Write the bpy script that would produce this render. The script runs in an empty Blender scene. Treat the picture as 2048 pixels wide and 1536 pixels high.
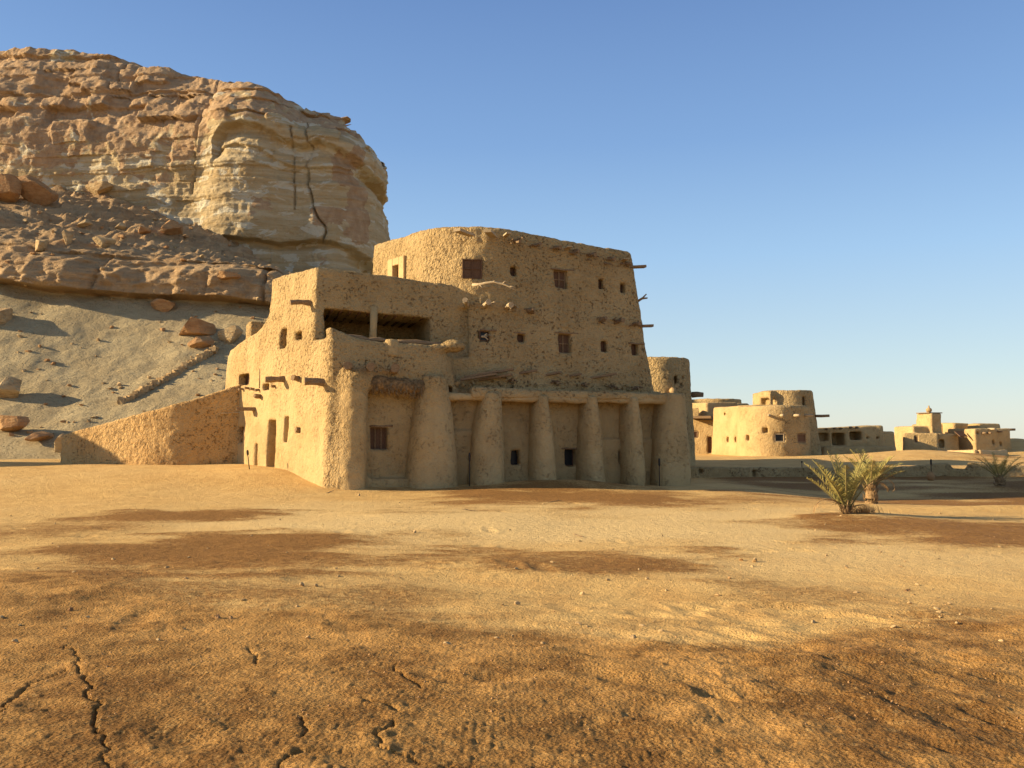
import bpy, bmesh, math, random
import numpy as np
import openvdb
from mathutils import Vector, Matrix
from mathutils.bvhtree import BVHTree

random.seed(7)
scene = bpy.context.scene
COL = scene.collection

# ------------------------------------------------------------------ camera model
F, HOR, CAMZ = 1750.0, 875.0, 2.0
P = math.atan((HOR - 768.0) / F)
CP, SP = math.cos(P), math.sin(P)
CAM = np.array([0.0, 0.0, CAMZ])

def ray(px, py):
    u = (px - 1024.0) / F
    v = (768.0 - py) / F
    return np.array([u, CP - v * SP, SP + v * CP])

def at(px, py, Y):
    d = ray(px, py)
    return CAM + d * (Y / d[1])

def gnd(px, py, z=0.0):
    d = ray(px, py)
    return CAM + d * ((z - CAMZ) / d[2])

cam_d = bpy.data.cameras.new("camera")
cam = bpy.data.objects.new("camera", cam_d)
COL.objects.link(cam)
cam.location = CAM
cam.rotation_euler = (math.pi / 2 + P, 0, 0)
cam_d.sensor_width = 36.0
cam_d.lens = 36.0 * F / 2048.0
cam_d.clip_start = 0.1
cam_d.clip_end = 20000
scene.camera = cam

# ------------------------------------------------------------------ numpy noise
def _hash(ix, iy, iz):
    h = (ix.astype(np.uint32) * np.uint32(374761393) + iy.astype(np.uint32) * np.uint32(668265263)
         + iz.astype(np.uint32) * np.uint32(2147483647 - 58))
    h = (h ^ (h >> np.uint32(13))) * np.uint32(1274126177)
    h = h ^ (h >> np.uint32(16))
    h = h * np.uint32(2246822519)
    h = h ^ (h >> np.uint32(15))
    return h.astype(np.float32) * np.float32(2.0 / 4294967295.0) - np.float32(1.0)

def vn(x, y, z=None, s=1.0, seed=0):
    """value noise in -1..1; s = feature size in metres"""
    x = np.asarray(x, np.float32) / s + 1000.0 + seed * 17.3
    y = np.asarray(y, np.float32) / s + 1000.0 + seed * 5.7
    z = np.full_like(x, 500.0 + seed) if z is None else np.asarray(z, np.float32) / s + 1000.0
    fx, fy, fz = np.floor(x), np.floor(y), np.floor(z)
    ix, iy, iz = fx.astype(np.int64), fy.astype(np.int64), fz.astype(np.int64)
    dx, dy, dz = x - fx, y - fy, z - fz
    dx = dx * dx * (3 - 2 * dx); dy = dy * dy * (3 - 2 * dy); dz = dz * dz * (3 - 2 * dz)
    def L(a, b, t): return a + (b - a) * t
    c = {}
    for k in (0, 1):
        for j in (0, 1):
            c[j, k] = L(_hash(ix, iy + j, iz + k), _hash(ix + 1, iy + j, iz + k), dx)
    return L(L(c[0, 0], c[1, 0], dy), L(c[0, 1], c[1, 1], dy), dz)

def fbm(x, y, z=None, s=1.0, octv=4, seed=0, gain=0.5):
    a, t, n = 1.0, 0.0, 0.0
    for o in range(octv):
        t = t + a * vn(x, y, z, s, seed + o * 3)
        n += a
        a *= gain
        s *= 0.5
    return t / n

def sstep(a, b, x):
    t = np.clip((np.asarray(x, float) - a) / (b - a), 0, 1)
    return t * t * (3 - 2 * t)

# ------------------------------------------------------------------ object helpers
def link(o):
    COL.objects.link(o)
    return o

def setp(o, label=None, cat=None, group=None, kind=None):
    if label: o["label"] = label
    if cat: o["category"] = cat
    if group: o["group"] = group
    if kind: o["kind"] = kind
    return o

ROOTLOC = {}
def thing(name, loc, label, cat, group=None):
    o = bpy.data.objects.new(name, None)
    o.empty_display_size = 0.3
    o.location = loc
    link(o)
    ROOTLOC[o] = np.array(loc, float)
    return setp(o, label, cat, group)

def mk(name, V, Fc, mat, parent=None, loc=None, smooth=True, attrs=None):
    """V in world metres; made relative to its root's place"""
    V = np.asarray(V, np.float64)
    if parent is not None:
        base = ROOTLOC[parent]
    elif loc is not None:
        base = np.array(loc, float)
    else:
        base = np.zeros(3)
    me = bpy.data.meshes.new(name)
    W = (V - base).astype(np.float32)
    if isinstance(Fc, np.ndarray):
        n, k = Fc.shape
        me.vertices.add(len(W)); me.vertices.foreach_set("co", W.ravel())
        me.loops.add(n * k); me.loops.foreach_set("vertex_index", Fc.astype(np.int32).ravel())
        me.polygons.add(n)
        me.polygons.foreach_set("loop_start", np.arange(0, n * k, k, dtype=np.int32))
        me.polygons.foreach_set("loop_total", np.full(n, k, np.int32))
        me.update(calc_edges=True)
        me.validate()
    else:
        me.from_pydata([tuple(map(float, v)) for v in W], [], [tuple(f) for f in Fc])
        me.update()
    if smooth:
        me.polygons.foreach_set("use_smooth", np.ones(len(me.polygons), bool))
    if attrs:
        for an, av in attrs.items():
            a = me.attributes.new(an, 'FLOAT', 'POINT')
            a.data.foreach_set("value", np.asarray(av, np.float32))
    if mat: me.materials.append(mat)
    o = bpy.data.objects.new(name, me)
    link(o)
    if parent is not None:
        o.parent = parent
        ROOTLOC[o] = base
    else:
        o.location = base
        ROOTLOC[o] = base
    return o

class MB:
    """collects tubes and boxes into one mesh"""
    def __init__(s): s.V, s.F = [], []
    def add(s, V, Fc):
        b = len(s.V)
        s.V += [np.asarray(v, float) for v in V]
        s.F += [tuple(i + b for i in f) for f in Fc]
    def tube(s, pts, rad, n=8, jit=0.0, sq=1.0, cap=True):
        pts = [np.asarray(p, float) for p in pts]
        if not hasattr(rad, '__len__'): rad = [rad] * len(pts)
        V, Fc = [], []
        up = np.array([0.0, 0.0, 1.0])
        for i, p in enumerate(pts):
            d = pts[min(i + 1, len(pts) - 1)] - pts[max(i - 1, 0)]
            d = d / (np.linalg.norm(d) + 1e-9)
            a = np.cross(d, up)
            if np.linalg.norm(a) < 0.05: a = np.cross(d, np.array([1.0, 0, 0]))
            a /= np.linalg.norm(a); b = np.cross(a, d)
            for k in range(n):
                th = 2 * math.pi * k / n
                r = rad[i] * (1 + jit * (random.random() * 2 - 1))
                V.append(p + a * (r * math.cos(th)) + b * (r * sq * math.sin(th)))
        m = len(pts)
        for i in range(m - 1):
            for k in range(n):
                k2 = (k + 1) % n
                Fc.append((i * n + k, i * n + k2, (i + 1) * n + k2, (i + 1) * n + k))
        if cap:
            Fc.append(tuple(range(n - 1, -1, -1)))
            Fc.append(tuple((m - 1) * n + k for k in range(n)))
        s.add(V, Fc)
    def box(s, c, ax, half, jit=0.0, bev=0.0):
        """c centre, ax three axes, half sizes; bevelled along the edges"""
        c = np.asarray(c, float)
        bm = bmesh.new()
        bmesh.ops.create_cube(bm, size=2.0)
        for v in bm.verts:
            v.co = Vector((v.co.x * half[0], v.co.y * half[1], v.co.z * half[2]))
        b = bev or min(half) * 0.15
        bmesh.ops.bevel(bm, geom=list(bm.edges), offset=b, segments=1, affect='EDGES')
        bm.verts.ensure_lookup_table()
        V = []
        for v in bm.verts:
            q = np.array(v.co) + np.array([random.uniform(-jit, jit) for _ in range(3)])
            V.append(c + ax[0] * q[0] + ax[1] * q[1] + ax[2] * q[2])
        Fc = [tuple(w.index for w in f.verts) for f in bm.faces]
        bm.free()
        s.add(V, Fc)
    def build(s, name, mat, parent=None, loc=None, smooth=False):
        return mk(name, s.V, s.F, mat, parent, loc, smooth)

# ------------------------------------------------------------------ node helpers
def new_mat(name):
    m = bpy.data.materials.new(name)
    m.use_nodes = True
    nt = m.node_tree
    nt.nodes.clear()
    out = nt.nodes.new("ShaderNodeOutputMaterial")
    b = nt.nodes.new("ShaderNodeBsdfPrincipled")
    nt.links.new(b.outputs[0], out.inputs[0])
    b.inputs["Roughness"].default_value = 0.95
    b.inputs["Specular IOR Level"].default_value = 0.15
    return m, nt, b

class N:
    def __init__(s, nt): s.nt = nt
    def n(s, t, **kw):
        x = s.nt.nodes.new(t)
        for k, v in kw.items(): setattr(x, k, v)
        return x
    def l(s, a, b): s.nt.links.new(a, b)
    def pos(s): return s.n("ShaderNodeNewGeometry").outputs["Position"]
    def scale(s, vec, sc):
        m = s.n("ShaderNodeVectorMath", operation='MULTIPLY')
        s.l(vec, m.inputs[0]); m.inputs[1].default_value = sc
        return m.outputs[0]
    def noise(s, vec, scale, detail=4, rough=0.55, dist=0.0):
        t = s.n("ShaderNodeTexNoise")
        s.l(vec, t.inputs["Vector"])
        t.inputs["Scale"].default_value = scale; t.inputs["Detail"].default_value = detail
        t.inputs["Roughness"].default_value = rough; t.inputs["Distortion"].default_value = dist
        return t.outputs["Fac"]
    def vor(s, vec, scale, feature='F1', rnd=1.0, smooth=None):
        t = s.n("ShaderNodeTexVoronoi", feature=feature)
        s.l(vec, t.inputs["Vector"]); t.inputs["Scale"].default_value = scale
        t.inputs["Randomness"].default_value = rnd
        if smooth is not None: t.inputs["Smoothness"].default_value = smooth
        return t.outputs["Distance"]
    def m(s, op, a, b=None, c=None, clamp=False):
        x = s.n("ShaderNodeMath", operation=op, use_clamp=clamp)
        for i, v in enumerate((a, b, c)):
            if v is None: continue
            if isinstance(v, (int, float)): x.inputs[i].default_value = v
            else: s.l(v, x.inputs[i])
        return x.outputs[0]
    def ramp(s, v, lo, hi, a=0.0, b=1.0, smooth=True):
        x = s.n("ShaderNodeMapRange", interpolation_type='SMOOTHSTEP' if smooth else 'LINEAR')
        s.l(v, x.inputs[0])
        x.inputs[1].default_value = lo; x.inputs[2].default_value = hi
        x.inputs[3].default_value = a; x.inputs[4].default_value = b
        return x.outputs[0]
    def mix(s, f, a, b, bt='MIX'):
        x = s.n("ShaderNodeMix", data_type='RGBA', blend_type=bt)
        for i, v in ((0, f), (6, a), (7, b)):
            if isinstance(v, (int, float)): x.inputs[i].default_value = v
            elif isinstance(v, tuple): x.inputs[i].default_value = (*v, 1.0)
            else: s.l(v, x.inputs[i])
        return x.outputs[2]
    def attr(s, name):
        return s.n("ShaderNodeAttribute", attribute_name=name).outputs["Fac"]
    def bump(s, h, bsdf, dist, strength=1.0, prev=None):
        b = s.n("ShaderNodeBump")
        b.inputs["Distance"].default_value = dist; b.inputs["Strength"].default_value = strength
        s.l(h, b.inputs["Height"])
        if prev is not None: s.l(prev, b.inputs["Normal"])
        if bsdf is not None: s.l(b.outputs[0], bsdf.inputs["Normal"])
        return b.outputs[0]

def adobe(name, rough=None, c1=(0.51, 0.37, 0.182), c2=(0.42, 0.292, 0.135), pit_shade=(0.17, 0.10, 0.045)):
    m, nt, b = new_mat(name)
    n = N(nt)
    p = n.pos()
    r = n.attr("rough") if rough is None else None
    big = n.noise(p, 0.55, 5)
    mid = n.noise(p, 3.2, 4)
    col = n.mix(n.ramp(big, 0.36, 0.66), c1, c2)
    col = n.mix(n.ramp(mid, 0.35, 0.7, 0.0, 0.45), col, (c1[0] * 1.10, c1[1] * 1.08, c1[2] * 1.02))
    st = n.noise(n.scale(p, (1.6, 1.6, 0.28)), 1.3, 3)
    col = n.mix(n.ramp(st, 0.56, 0.72, 0.0, 0.35), col, c2)
    v1 = n.vor(p, 6.5, 'SMOOTH_F1', 1.0, 0.35)
    v2 = n.vor(p, 15.0, 'F1')
    fine = n.noise(p, 26.0, 4, 0.65)
    pits = n.m('MULTIPLY', n.ramp(n.noise(p, 9.5, 3, 0.6), 0.57, 0.66), n.ramp(n.noise(p, 1.1, 2), 0.38, 0.6, 0.15, 1.0))
    h = n.m('ADD', n.m('MULTIPLY', v1, -0.30), n.m('MULTIPLY', v2, -0.24))
    h = n.m('ADD', h, n.m('MULTIPLY', n.noise(p, 7.0, 5, 0.62), 1.0))
    h = n.m('SUBTRACT', h, n.m('MULTIPLY', pits, 0.5))
    fh = n.m('ADD', n.m('MULTIPLY', fine, 0.16), n.m('MULTIPLY', n.noise(p, 2.2, 3), 0.35))
    if r is not None:
        h = n.m('ADD', n.m('MULTIPLY', h, r), fh)
        pf = n.m('MULTIPLY', pits, n.m('MULTIPLY', r, 0.75))
    else:
        h = n.m('ADD', n.m('MULTIPLY', h, rough), fh)
        pf = n.m('MULTIPLY', pits, 0.75 * rough)
    col = n.mix(pf, col, pit_shade)  # shade of the small pits painted in as a darker colour
    n.l(col, b.inputs["Base Color"])
    n.bump(h, b, 0.19, 1.0)
    return m

def simple(name, c1, c2, scale=8.0, stretch=(1, 1, 1), bump=0.01, rough=0.9):
    m, nt, b = new_mat(name)
    n = N(nt)
    p = n.scale(n.pos(), stretch)
    f = n.noise(p, scale, 5, 0.6)
    n.l(n.mix(n.ramp(f, 0.33, 0.67), c1, c2), b.inputs["Base Color"])
    b.inputs["Roughness"].default_value = rough
    if bump: n.bump(n.noise(p, scale * 2.5, 4, 0.6), b, bump, 0.8)
    return m

M = {}
M['adobe'] = adobe("mud_plaster")
M['adobe_smooth'] = adobe("smooth_mud_plaster", 0.28)
M['adobe_rough'] = adobe("rough_mud_plaster", 0.9)
M['adobe_pale'] = adobe("pale_mud_plaster", 0.15, (0.60, 0.43, 0.22), (0.52, 0.36, 0.18))
M['wood'] = simple("weathered_wood", (0.30, 0.21, 0.12), (0.19, 0.125, 0.07), 14, (1, 1, 3), 0.012)
M['wood_pale'] = simple("bleached_wood", (0.52, 0.42, 0.27), (0.36, 0.27, 0.16), 12, (1, 1, 3), 0.012)
M['wood_dark'] = simple("dark_shutter_wood", (0.17, 0.10, 0.06), (0.11, 0.062, 0.036), 18, (3, 3, 0.6), 0.006)
M['palm_log'] = simple("palm_log_bark", (0.34, 0.225, 0.11), (0.18, 0.115, 0.055), 11, (1, 1, 1), 0.05)
M['glass'] = simple("dark_window_pane", (0.02, 0.022, 0.024), (0.03, 0.03, 0.03), 3, bump=0, rough=0.25)
M['iron'] = simple("dark_iron", (0.03, 0.026, 0.022), (0.05, 0.04, 0.03), 20, bump=0.002, rough=0.6)
M['stone'] = simple("pale_stone", (0.48, 0.345, 0.18), (0.36, 0.24, 0.115), 6, bump=0.03)
M['boulder'] = simple("brown_boulder", (0.45, 0.275, 0.13), (0.34, 0.185, 0.085), 1.4, (1, 1, 2.2), 0.22)
M['boulder_pale'] = simple("pale_boulder", (0.53, 0.40, 0.22), (0.40, 0.27, 0.135), 1.3, (1, 1, 2.2), 0.22)
# ------------------------------------------------------------------ terrain
def wellipse(x, y, px, py, rx, ry, soft=0.35, seed=0, wob=0.35):
    """a patch lying on the ground, its outline broken by noise"""
    c = gnd(px, py, 0.1)
    hx = rx / F * c[1]
    hy = abs(gnd(px, py - ry, 0.1)[1] - gnd(px, py + ry, 0.1)[1]) * 0.5
    w = wob * fbm(x * 0.6, y, None, max(0.5, 0.5 * min(hx, hy)), 5, seed, 0.62)
    d = np.sqrt(((x - c[0]) / hx) ** 2 + ((y - c[1]) / hy) ** 2) + w
    return 1 - sstep(1 - soft, 1 + soft, d)

def ground_z(x, y):
    x = np.asarray(x, float); y = np.asarray(y, float)
    r = np.hypot(x, y)
    z = 0.36 * np.exp(-(np.hypot(x * 0.8 + 0.5, y) / 8.2) ** 2)
    z = z + 0.16 * np.exp(-(((x + 7.5) / 4.5) ** 2 + ((y - 10.5) / 2.2) ** 2))
    z = z + 0.85 * sstep(15.5, 4.5, np.hypot((x + 16) * 0.75, (y - 42)))
    z = z + 0.45 * sstep(-18, -30, x) * sstep(34, 50, y)
    z = z + 5.6 * np.exp(-(((x + 30.6) / 2.9) ** 2 + ((y - 38.4) / 2.8) ** 2))
    z = z + 0.20 * np.exp(-(((x + 9.3) / 2.2) ** 2 + ((y - 34.6) / 1.6) ** 2))
    z = z + 0.36 * np.exp(-(((x - 1.9) / 3.0) ** 2 + ((y - 34.0) / 1.5) ** 2))
    z = z + 0.13 * np.exp(-(((x - 8.6) / 1.6) ** 2 + ((y - 22.1) / 0.9) ** 2)) + 0.10 * np.exp(-(((x - 10.8) / 1.9) ** 2 + ((y - 25.4) / 0.9) ** 2))
    z = z + 0.15 * np.exp(-(((x - 14) / 3.0) ** 2 + ((y - 24.3) / 0.5) ** 2))
    z = z - 0.48 * sstep(7.5, 15, x) * np.exp(-((y - 33.5) / 5.5) ** 2)
    z = z + 1.2 * np.exp(-(((x - 44) / 3.6) ** 2 + ((y - 77) / 4.0) ** 2))
    right = sstep(5.5, 8.5, x)
    z = z + right * (0.40 * sstep(44.9, 45.6, y) + 0.25 * sstep(46, 60, y) + 0.12 * sstep(64, 84, y))
    z = z + right * 0.55 * np.exp(-(((x - 27.0) / 5.0) ** 2 + ((y - 57) / 4.5) ** 2))
    z = z - 0.0165 * np.maximum(y - 118, 0) * (y > 118) - 0.004 * np.maximum(np.abs(x) - 150, 0)
    und = fbm(x, y, None, 5.0, 2, 11) * 0.07 + fbm(x, y, None, 1.7, 2, 14) * 0.022
    z = z + und * np.clip(1.2 - np.abs(y - 36) / 60, 0.25, 1)
    return z

def gz(x, y): return float(ground_z(np.array([x]), np.array([y]))[0])

# the crust's near edge as bearings and distances
_eb = [(-300, 1120), (0, 1140), (200, 1165), (450, 1230), (750, 1255), (1000, 1275), (1300, 1285), (1500, 1290), (1750, 1255), (2048, 1215), (2400, 1190)]
_ep = [gnd(a, b, 0.15) for a, b in _eb]
_ea = np.array([math.atan2(q[0], q[1]) for q in _ep]); _er = np.array([math.hypot(q[0], q[1]) for q in _ep])

CRACKS = [
    [(140, 1265), (158, 1310), (178, 1350), (188, 1400), (205, 1465), (222, 1545)],
    [(0, 1410), (35, 1370), (60, 1335), (135, 1312)],
    [(495, 1270), (510, 1315)],
    [(788, 1310), (820, 1340), (842, 1362)],
    [(735, 1385), (765, 1405), (800, 1425)],
    [(790, 1435), (770, 1470), (758, 1505)],
    [(600, 1425), (612, 1480)],
    [(560, 1545), (610, 1515), (690, 1508), (760, 1506), (830, 1530)],
]

def build_ground():
    dense = np.linspace(-0.60, 0.60, 800)
    a1 = np.linspace(0.60, 2 * math.pi - 0.60, 260)[1:-1]
    ang = np.concatenate([dense, a1])
    r = [0.35]
    while r[-1] < 3.9: r.append(r[-1] * 1.12)
    while r[-1] < 75: r.append(r[-1] * 1.0047)
    while r[-1] < 130: r.append(r[-1] * 1.012)
    while r[-1] < 5200: r.append(r[-1] * 1.06)
    r = np.array(r)
    A, R = np.meshgrid(ang, r)
    x = (R * np.sin(A)).ravel(); y = (R * np.cos(A)).ravel()
    z = ground_z(x, y)
    rr = R.ravel(); aa = A.ravel()
    aa = np.where(aa > math.pi, aa - 2 * math.pi, aa)
    edge = np.interp(aa, _ea, _er)
    warp = fbm(x, y, None, 2.2, 4, 3) * 1.7
    crust = 1 - sstep(-1.0, 1.5, rr - edge + warp)
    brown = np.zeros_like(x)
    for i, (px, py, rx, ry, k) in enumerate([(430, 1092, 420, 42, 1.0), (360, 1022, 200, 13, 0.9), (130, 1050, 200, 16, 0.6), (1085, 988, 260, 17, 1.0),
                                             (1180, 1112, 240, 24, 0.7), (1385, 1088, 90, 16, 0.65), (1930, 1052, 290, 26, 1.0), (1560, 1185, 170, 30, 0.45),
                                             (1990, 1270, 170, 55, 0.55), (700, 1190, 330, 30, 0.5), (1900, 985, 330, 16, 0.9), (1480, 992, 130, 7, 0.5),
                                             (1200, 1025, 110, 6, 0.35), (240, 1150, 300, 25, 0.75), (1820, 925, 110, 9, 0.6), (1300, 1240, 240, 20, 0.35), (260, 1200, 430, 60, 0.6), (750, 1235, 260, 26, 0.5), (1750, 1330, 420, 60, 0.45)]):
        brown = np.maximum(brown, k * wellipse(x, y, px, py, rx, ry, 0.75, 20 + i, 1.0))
    brown = np.maximum(brown, 1.0 * sstep(8, 12, x) * sstep(26.5, 28.5, y) * sstep(46.5, 44, y) * np.clip(0.75 + 1.2 * fbm(x * 0.4, y, None, 2.2, 3, 88), 0, 1))  # brown soil, strengthened over the shaded ground to paint its shade warmer
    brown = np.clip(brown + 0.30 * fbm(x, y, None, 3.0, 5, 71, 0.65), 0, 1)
    pale = wellipse(x, y, 800, 1030, 480, 38, 0.5, 60) + wellipse(x, y, 1350, 1030, 420, 34, 0.5, 61) + 0.5 * wellipse(x, y, 1750, 1110, 420, 40, 0.5, 62)
    pale = np.clip(pale + 0.5 * fbm(x, y, None, 2.5, 4, 63), 0, 1) * (1 - brown)
    # relief: soft sand far off, lumpy broken crust near by
    near = np.clip(1.25 - rr / 40.0, 0, 1)
    lump = fbm(x, y, None, 0.22, 4, 5, 0.62)
    z = z + near * (0.006 + 0.011 * crust + 0.014 * brown) * lump
    z = z + np.clip(1.2 - rr / 14, 0, 1) * (0.004 + 0.008 * crust) * np.abs(vn(x, y, None, 0.055, 8))
    # trampled hollows: rounded dips on the right of the mound and a few elsewhere
    hol = np.zeros_like(x)
    rng = np.random.default_rng(5)
    cand = [(rng.uniform(0.6, 4.6), rng.uniform(4.2, 10.5)) for _ in range(85)] + [(rng.uniform(-6, 2), rng.uniform(4.2, 14)) for _ in range(26)]
    cand += [(rng.uniform(-14, 14), rng.uniform(12, 30)) for _ in range(60)]
    for (cx, cy) in cand:
        L = rng.uniform(0.16, 0.42); W = rng.uniform(0.08, 0.17); th = rng.uniform(-0.5, 1.0) + 0.5
        m = (np.abs(x - cx) < 1.0) & (np.abs(y - cy) < 1.0)
        if not m.any(): continue
        dx = x[m] - cx; dy = y[m] - cy
        u = (dx * math.cos(th) - dy * math.sin(th)) / L; v = (dx * math.sin(th) + dy * math.cos(th)) / W
        q = u * u + v * v
        hol[m] += -rng.uniform(0.010, 0.030) * np.exp(-q) + rng.uniform(0.004, 0.011) * np.exp(-((np.sqrt(q) - 1.6) / 0.45) ** 2)
    z = z + hol
    # long ridges raked across the right foreground, like old wheel ruts
    rut = fbm(x * 2.1 + y * 0.55, y * 0.22, None, 0.42, 3, 40)
    z = z + 0.024 * rut * sstep(0.4, 2.2, x) * (1 - sstep(7.5, 10.5, rr)) 
    z = z + 0.018 * fbm(x, y * 1.4, None, 0.9, 2, 44) * (1 - sstep(10, 16, rr)) * sstep(3, 5, rr)
    z = z + 0.055 * fbm(x * 0.8 + 0.3 * y, y * 0.9, None, 2.0, 2, 47) * (1 - sstep(13, 20, rr)) * sstep(3, 5, rr)
    z = z + 0.05 * brown * np.clip(1.3 - rr / 45, 0, 1)
    # drying cracks
    crk = np.zeros_like(x)
    nearm = np.where(rr < 12)[0]
    X, Y = x[nearm], y[nearm]
    wx = X + 0.05 * vn(X, Y, None, 0.16, 31) + 0.02 * vn(X, Y, None, 0.06, 33); wy = Y + 0.05 * vn(X, Y, None, 0.16, 32)
    dep = np.zeros_like(X)
    for c in CRACKS:
        pts = [gnd(a, b, 0.27) for a, b in c]
        tot = len(pts) - 1
        for i in range(tot):
            a, b = pts[i], pts[i + 1]
            d = b[:2] - a[:2]; L2 = d @ d
            t = np.clip(((wx - a[0]) * d[0] + (wy - a[1]) * d[1]) / L2, 0, 1)
            dist = np.hypot(wx - a[0] - t * d[0], wy - a[1] - t * d[1])
            e = (i + t) / tot
            wdt = 0.0115 * np.clip(0.35 + 1.3 * np.minimum(e, 1 - e) * 2, 0.35, 1.1)
            dep = np.maximum(dep, np.clip(1.25 - dist / wdt, 0, 1) - 0.0)
            z[nearm] += 0.012 * np.exp(-((dist - 0.06) / 0.045) ** 2) * 0.5
    z[nearm] -= 0.022 * dep
    crk[nearm] = dep
    na, nr = len(ang), len(r)
    idx = np.arange(na * nr).reshape(nr, na)
    a = idx[:-1, :]; b = np.roll(idx, -1, 1)[:-1, :]; c = np.roll(idx, -1, 1)[1:, :]; d = idx[1:, :]
    Fc = np.stack([a, d, c, b], -1).reshape(-1, 4)
    m, nt, bs = new_mat("sand_and_crust")
    n = N(nt)
    p = n.pos()
    cr, br, pl = n.attr("crust"), n.attr("brown"), n.attr("pale")
    f1 = n.noise(p, 1.3, 6, 0.6); f2 = n.noise(p, 11, 5, 0.65); f3 = n.noise(p, 60, 3, 0.7)
    base = n.mix(n.ramp(f1, 0.35, 0.68), SAND1, SAND2)
    base = n.mix(n.m('MULTIPLY', pl, 0.85), base, PALE)
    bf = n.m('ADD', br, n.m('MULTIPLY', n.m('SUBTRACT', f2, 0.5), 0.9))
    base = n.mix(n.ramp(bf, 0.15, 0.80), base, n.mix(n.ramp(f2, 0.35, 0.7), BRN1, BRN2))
    cf = n.m('ADD', cr, n.m('MULTIPLY', n.m('SUBTRACT', f2, 0.5), 0.8))
    cc = n.mix(n.ramp(n.m('ADD', n.m('MULTIPLY', n.noise(p, 0.55, 4, 0.6), 0.55), n.m('MULTIPLY', n.noise(p, 2.6, 5, 0.65), 0.45)), 0.42, 0.60), CR1, CR2)
    cc = n.mix(n.ramp(n.noise(p, 17, 4, 0.6), 0.54, 0.72, 0, 0.6), cc, CR3)
    base = n.mix(n.ramp(cf, 0.25, 0.75), base, cc)
    base = n.mix(n.ramp(f3, 0.56, 0.8, 0, 0.35), base, (0.62, 0.48, 0.29))
    base = n.mix(n.ramp(f3, 0.44, 0.26, 0, 0.30), base, (0.16, 0.095, 0.045))
    n.l(base, bs.inputs["Base Color"])
    h = n.m('ADD', n.m('MULTIPLY', n.noise(p, 24, 5, 0.68), 0.9), n.m('MULTIPLY', n.noise(p, 5, 4, 0.6), 1.5))
    bn = n.bump(h, None, 0.035, 1.0)
    crm = n.m('MULTIPLY', n.m('MAXIMUM', cr, n.m('MULTIPLY', br, 0.7)), n.ramp(n.noise(p, 1.1, 4, 0.65), 0.34, 0.62, 0.25, 1.0))
    g = n.m('ADD', n.m('MULTIPLY', n.vor(p, 40, 'F1'), 0.85), n.m('MULTIPLY', n.noise(p, 46, 4, 0.75), 1.0))
    g = n.m('MULTIPLY', g, n.m('MULTIPLY_ADD', crm, 0.9, 0.16))
    n.bump(g, bs, 0.034, 1.0, bn)
    global GROUND
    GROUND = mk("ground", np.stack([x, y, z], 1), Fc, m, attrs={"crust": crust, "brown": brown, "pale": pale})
    setp(GROUND, "broad sandy desert ground with brown crusted patches", "ground", kind="structure")
    return np.stack([x, y, z], 1), Fc

SAND1, SAND2, PALE = (0.67, 0.45, 0.175), (0.58, 0.365, 0.135), (0.72, 0.535, 0.255)
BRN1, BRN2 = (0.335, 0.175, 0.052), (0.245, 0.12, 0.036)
CR1, CR2, CR3 = (0.56, 0.315, 0.100), (0.285, 0.145, 0.042), (0.66, 0.43, 0.17)
GV, GF = build_ground()

# ------------------------------------------------------------------ hillside below the cliff
def hash_amp(v): return 0.25 + 0.5 * abs(math.sin(v * 12.9))

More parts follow.
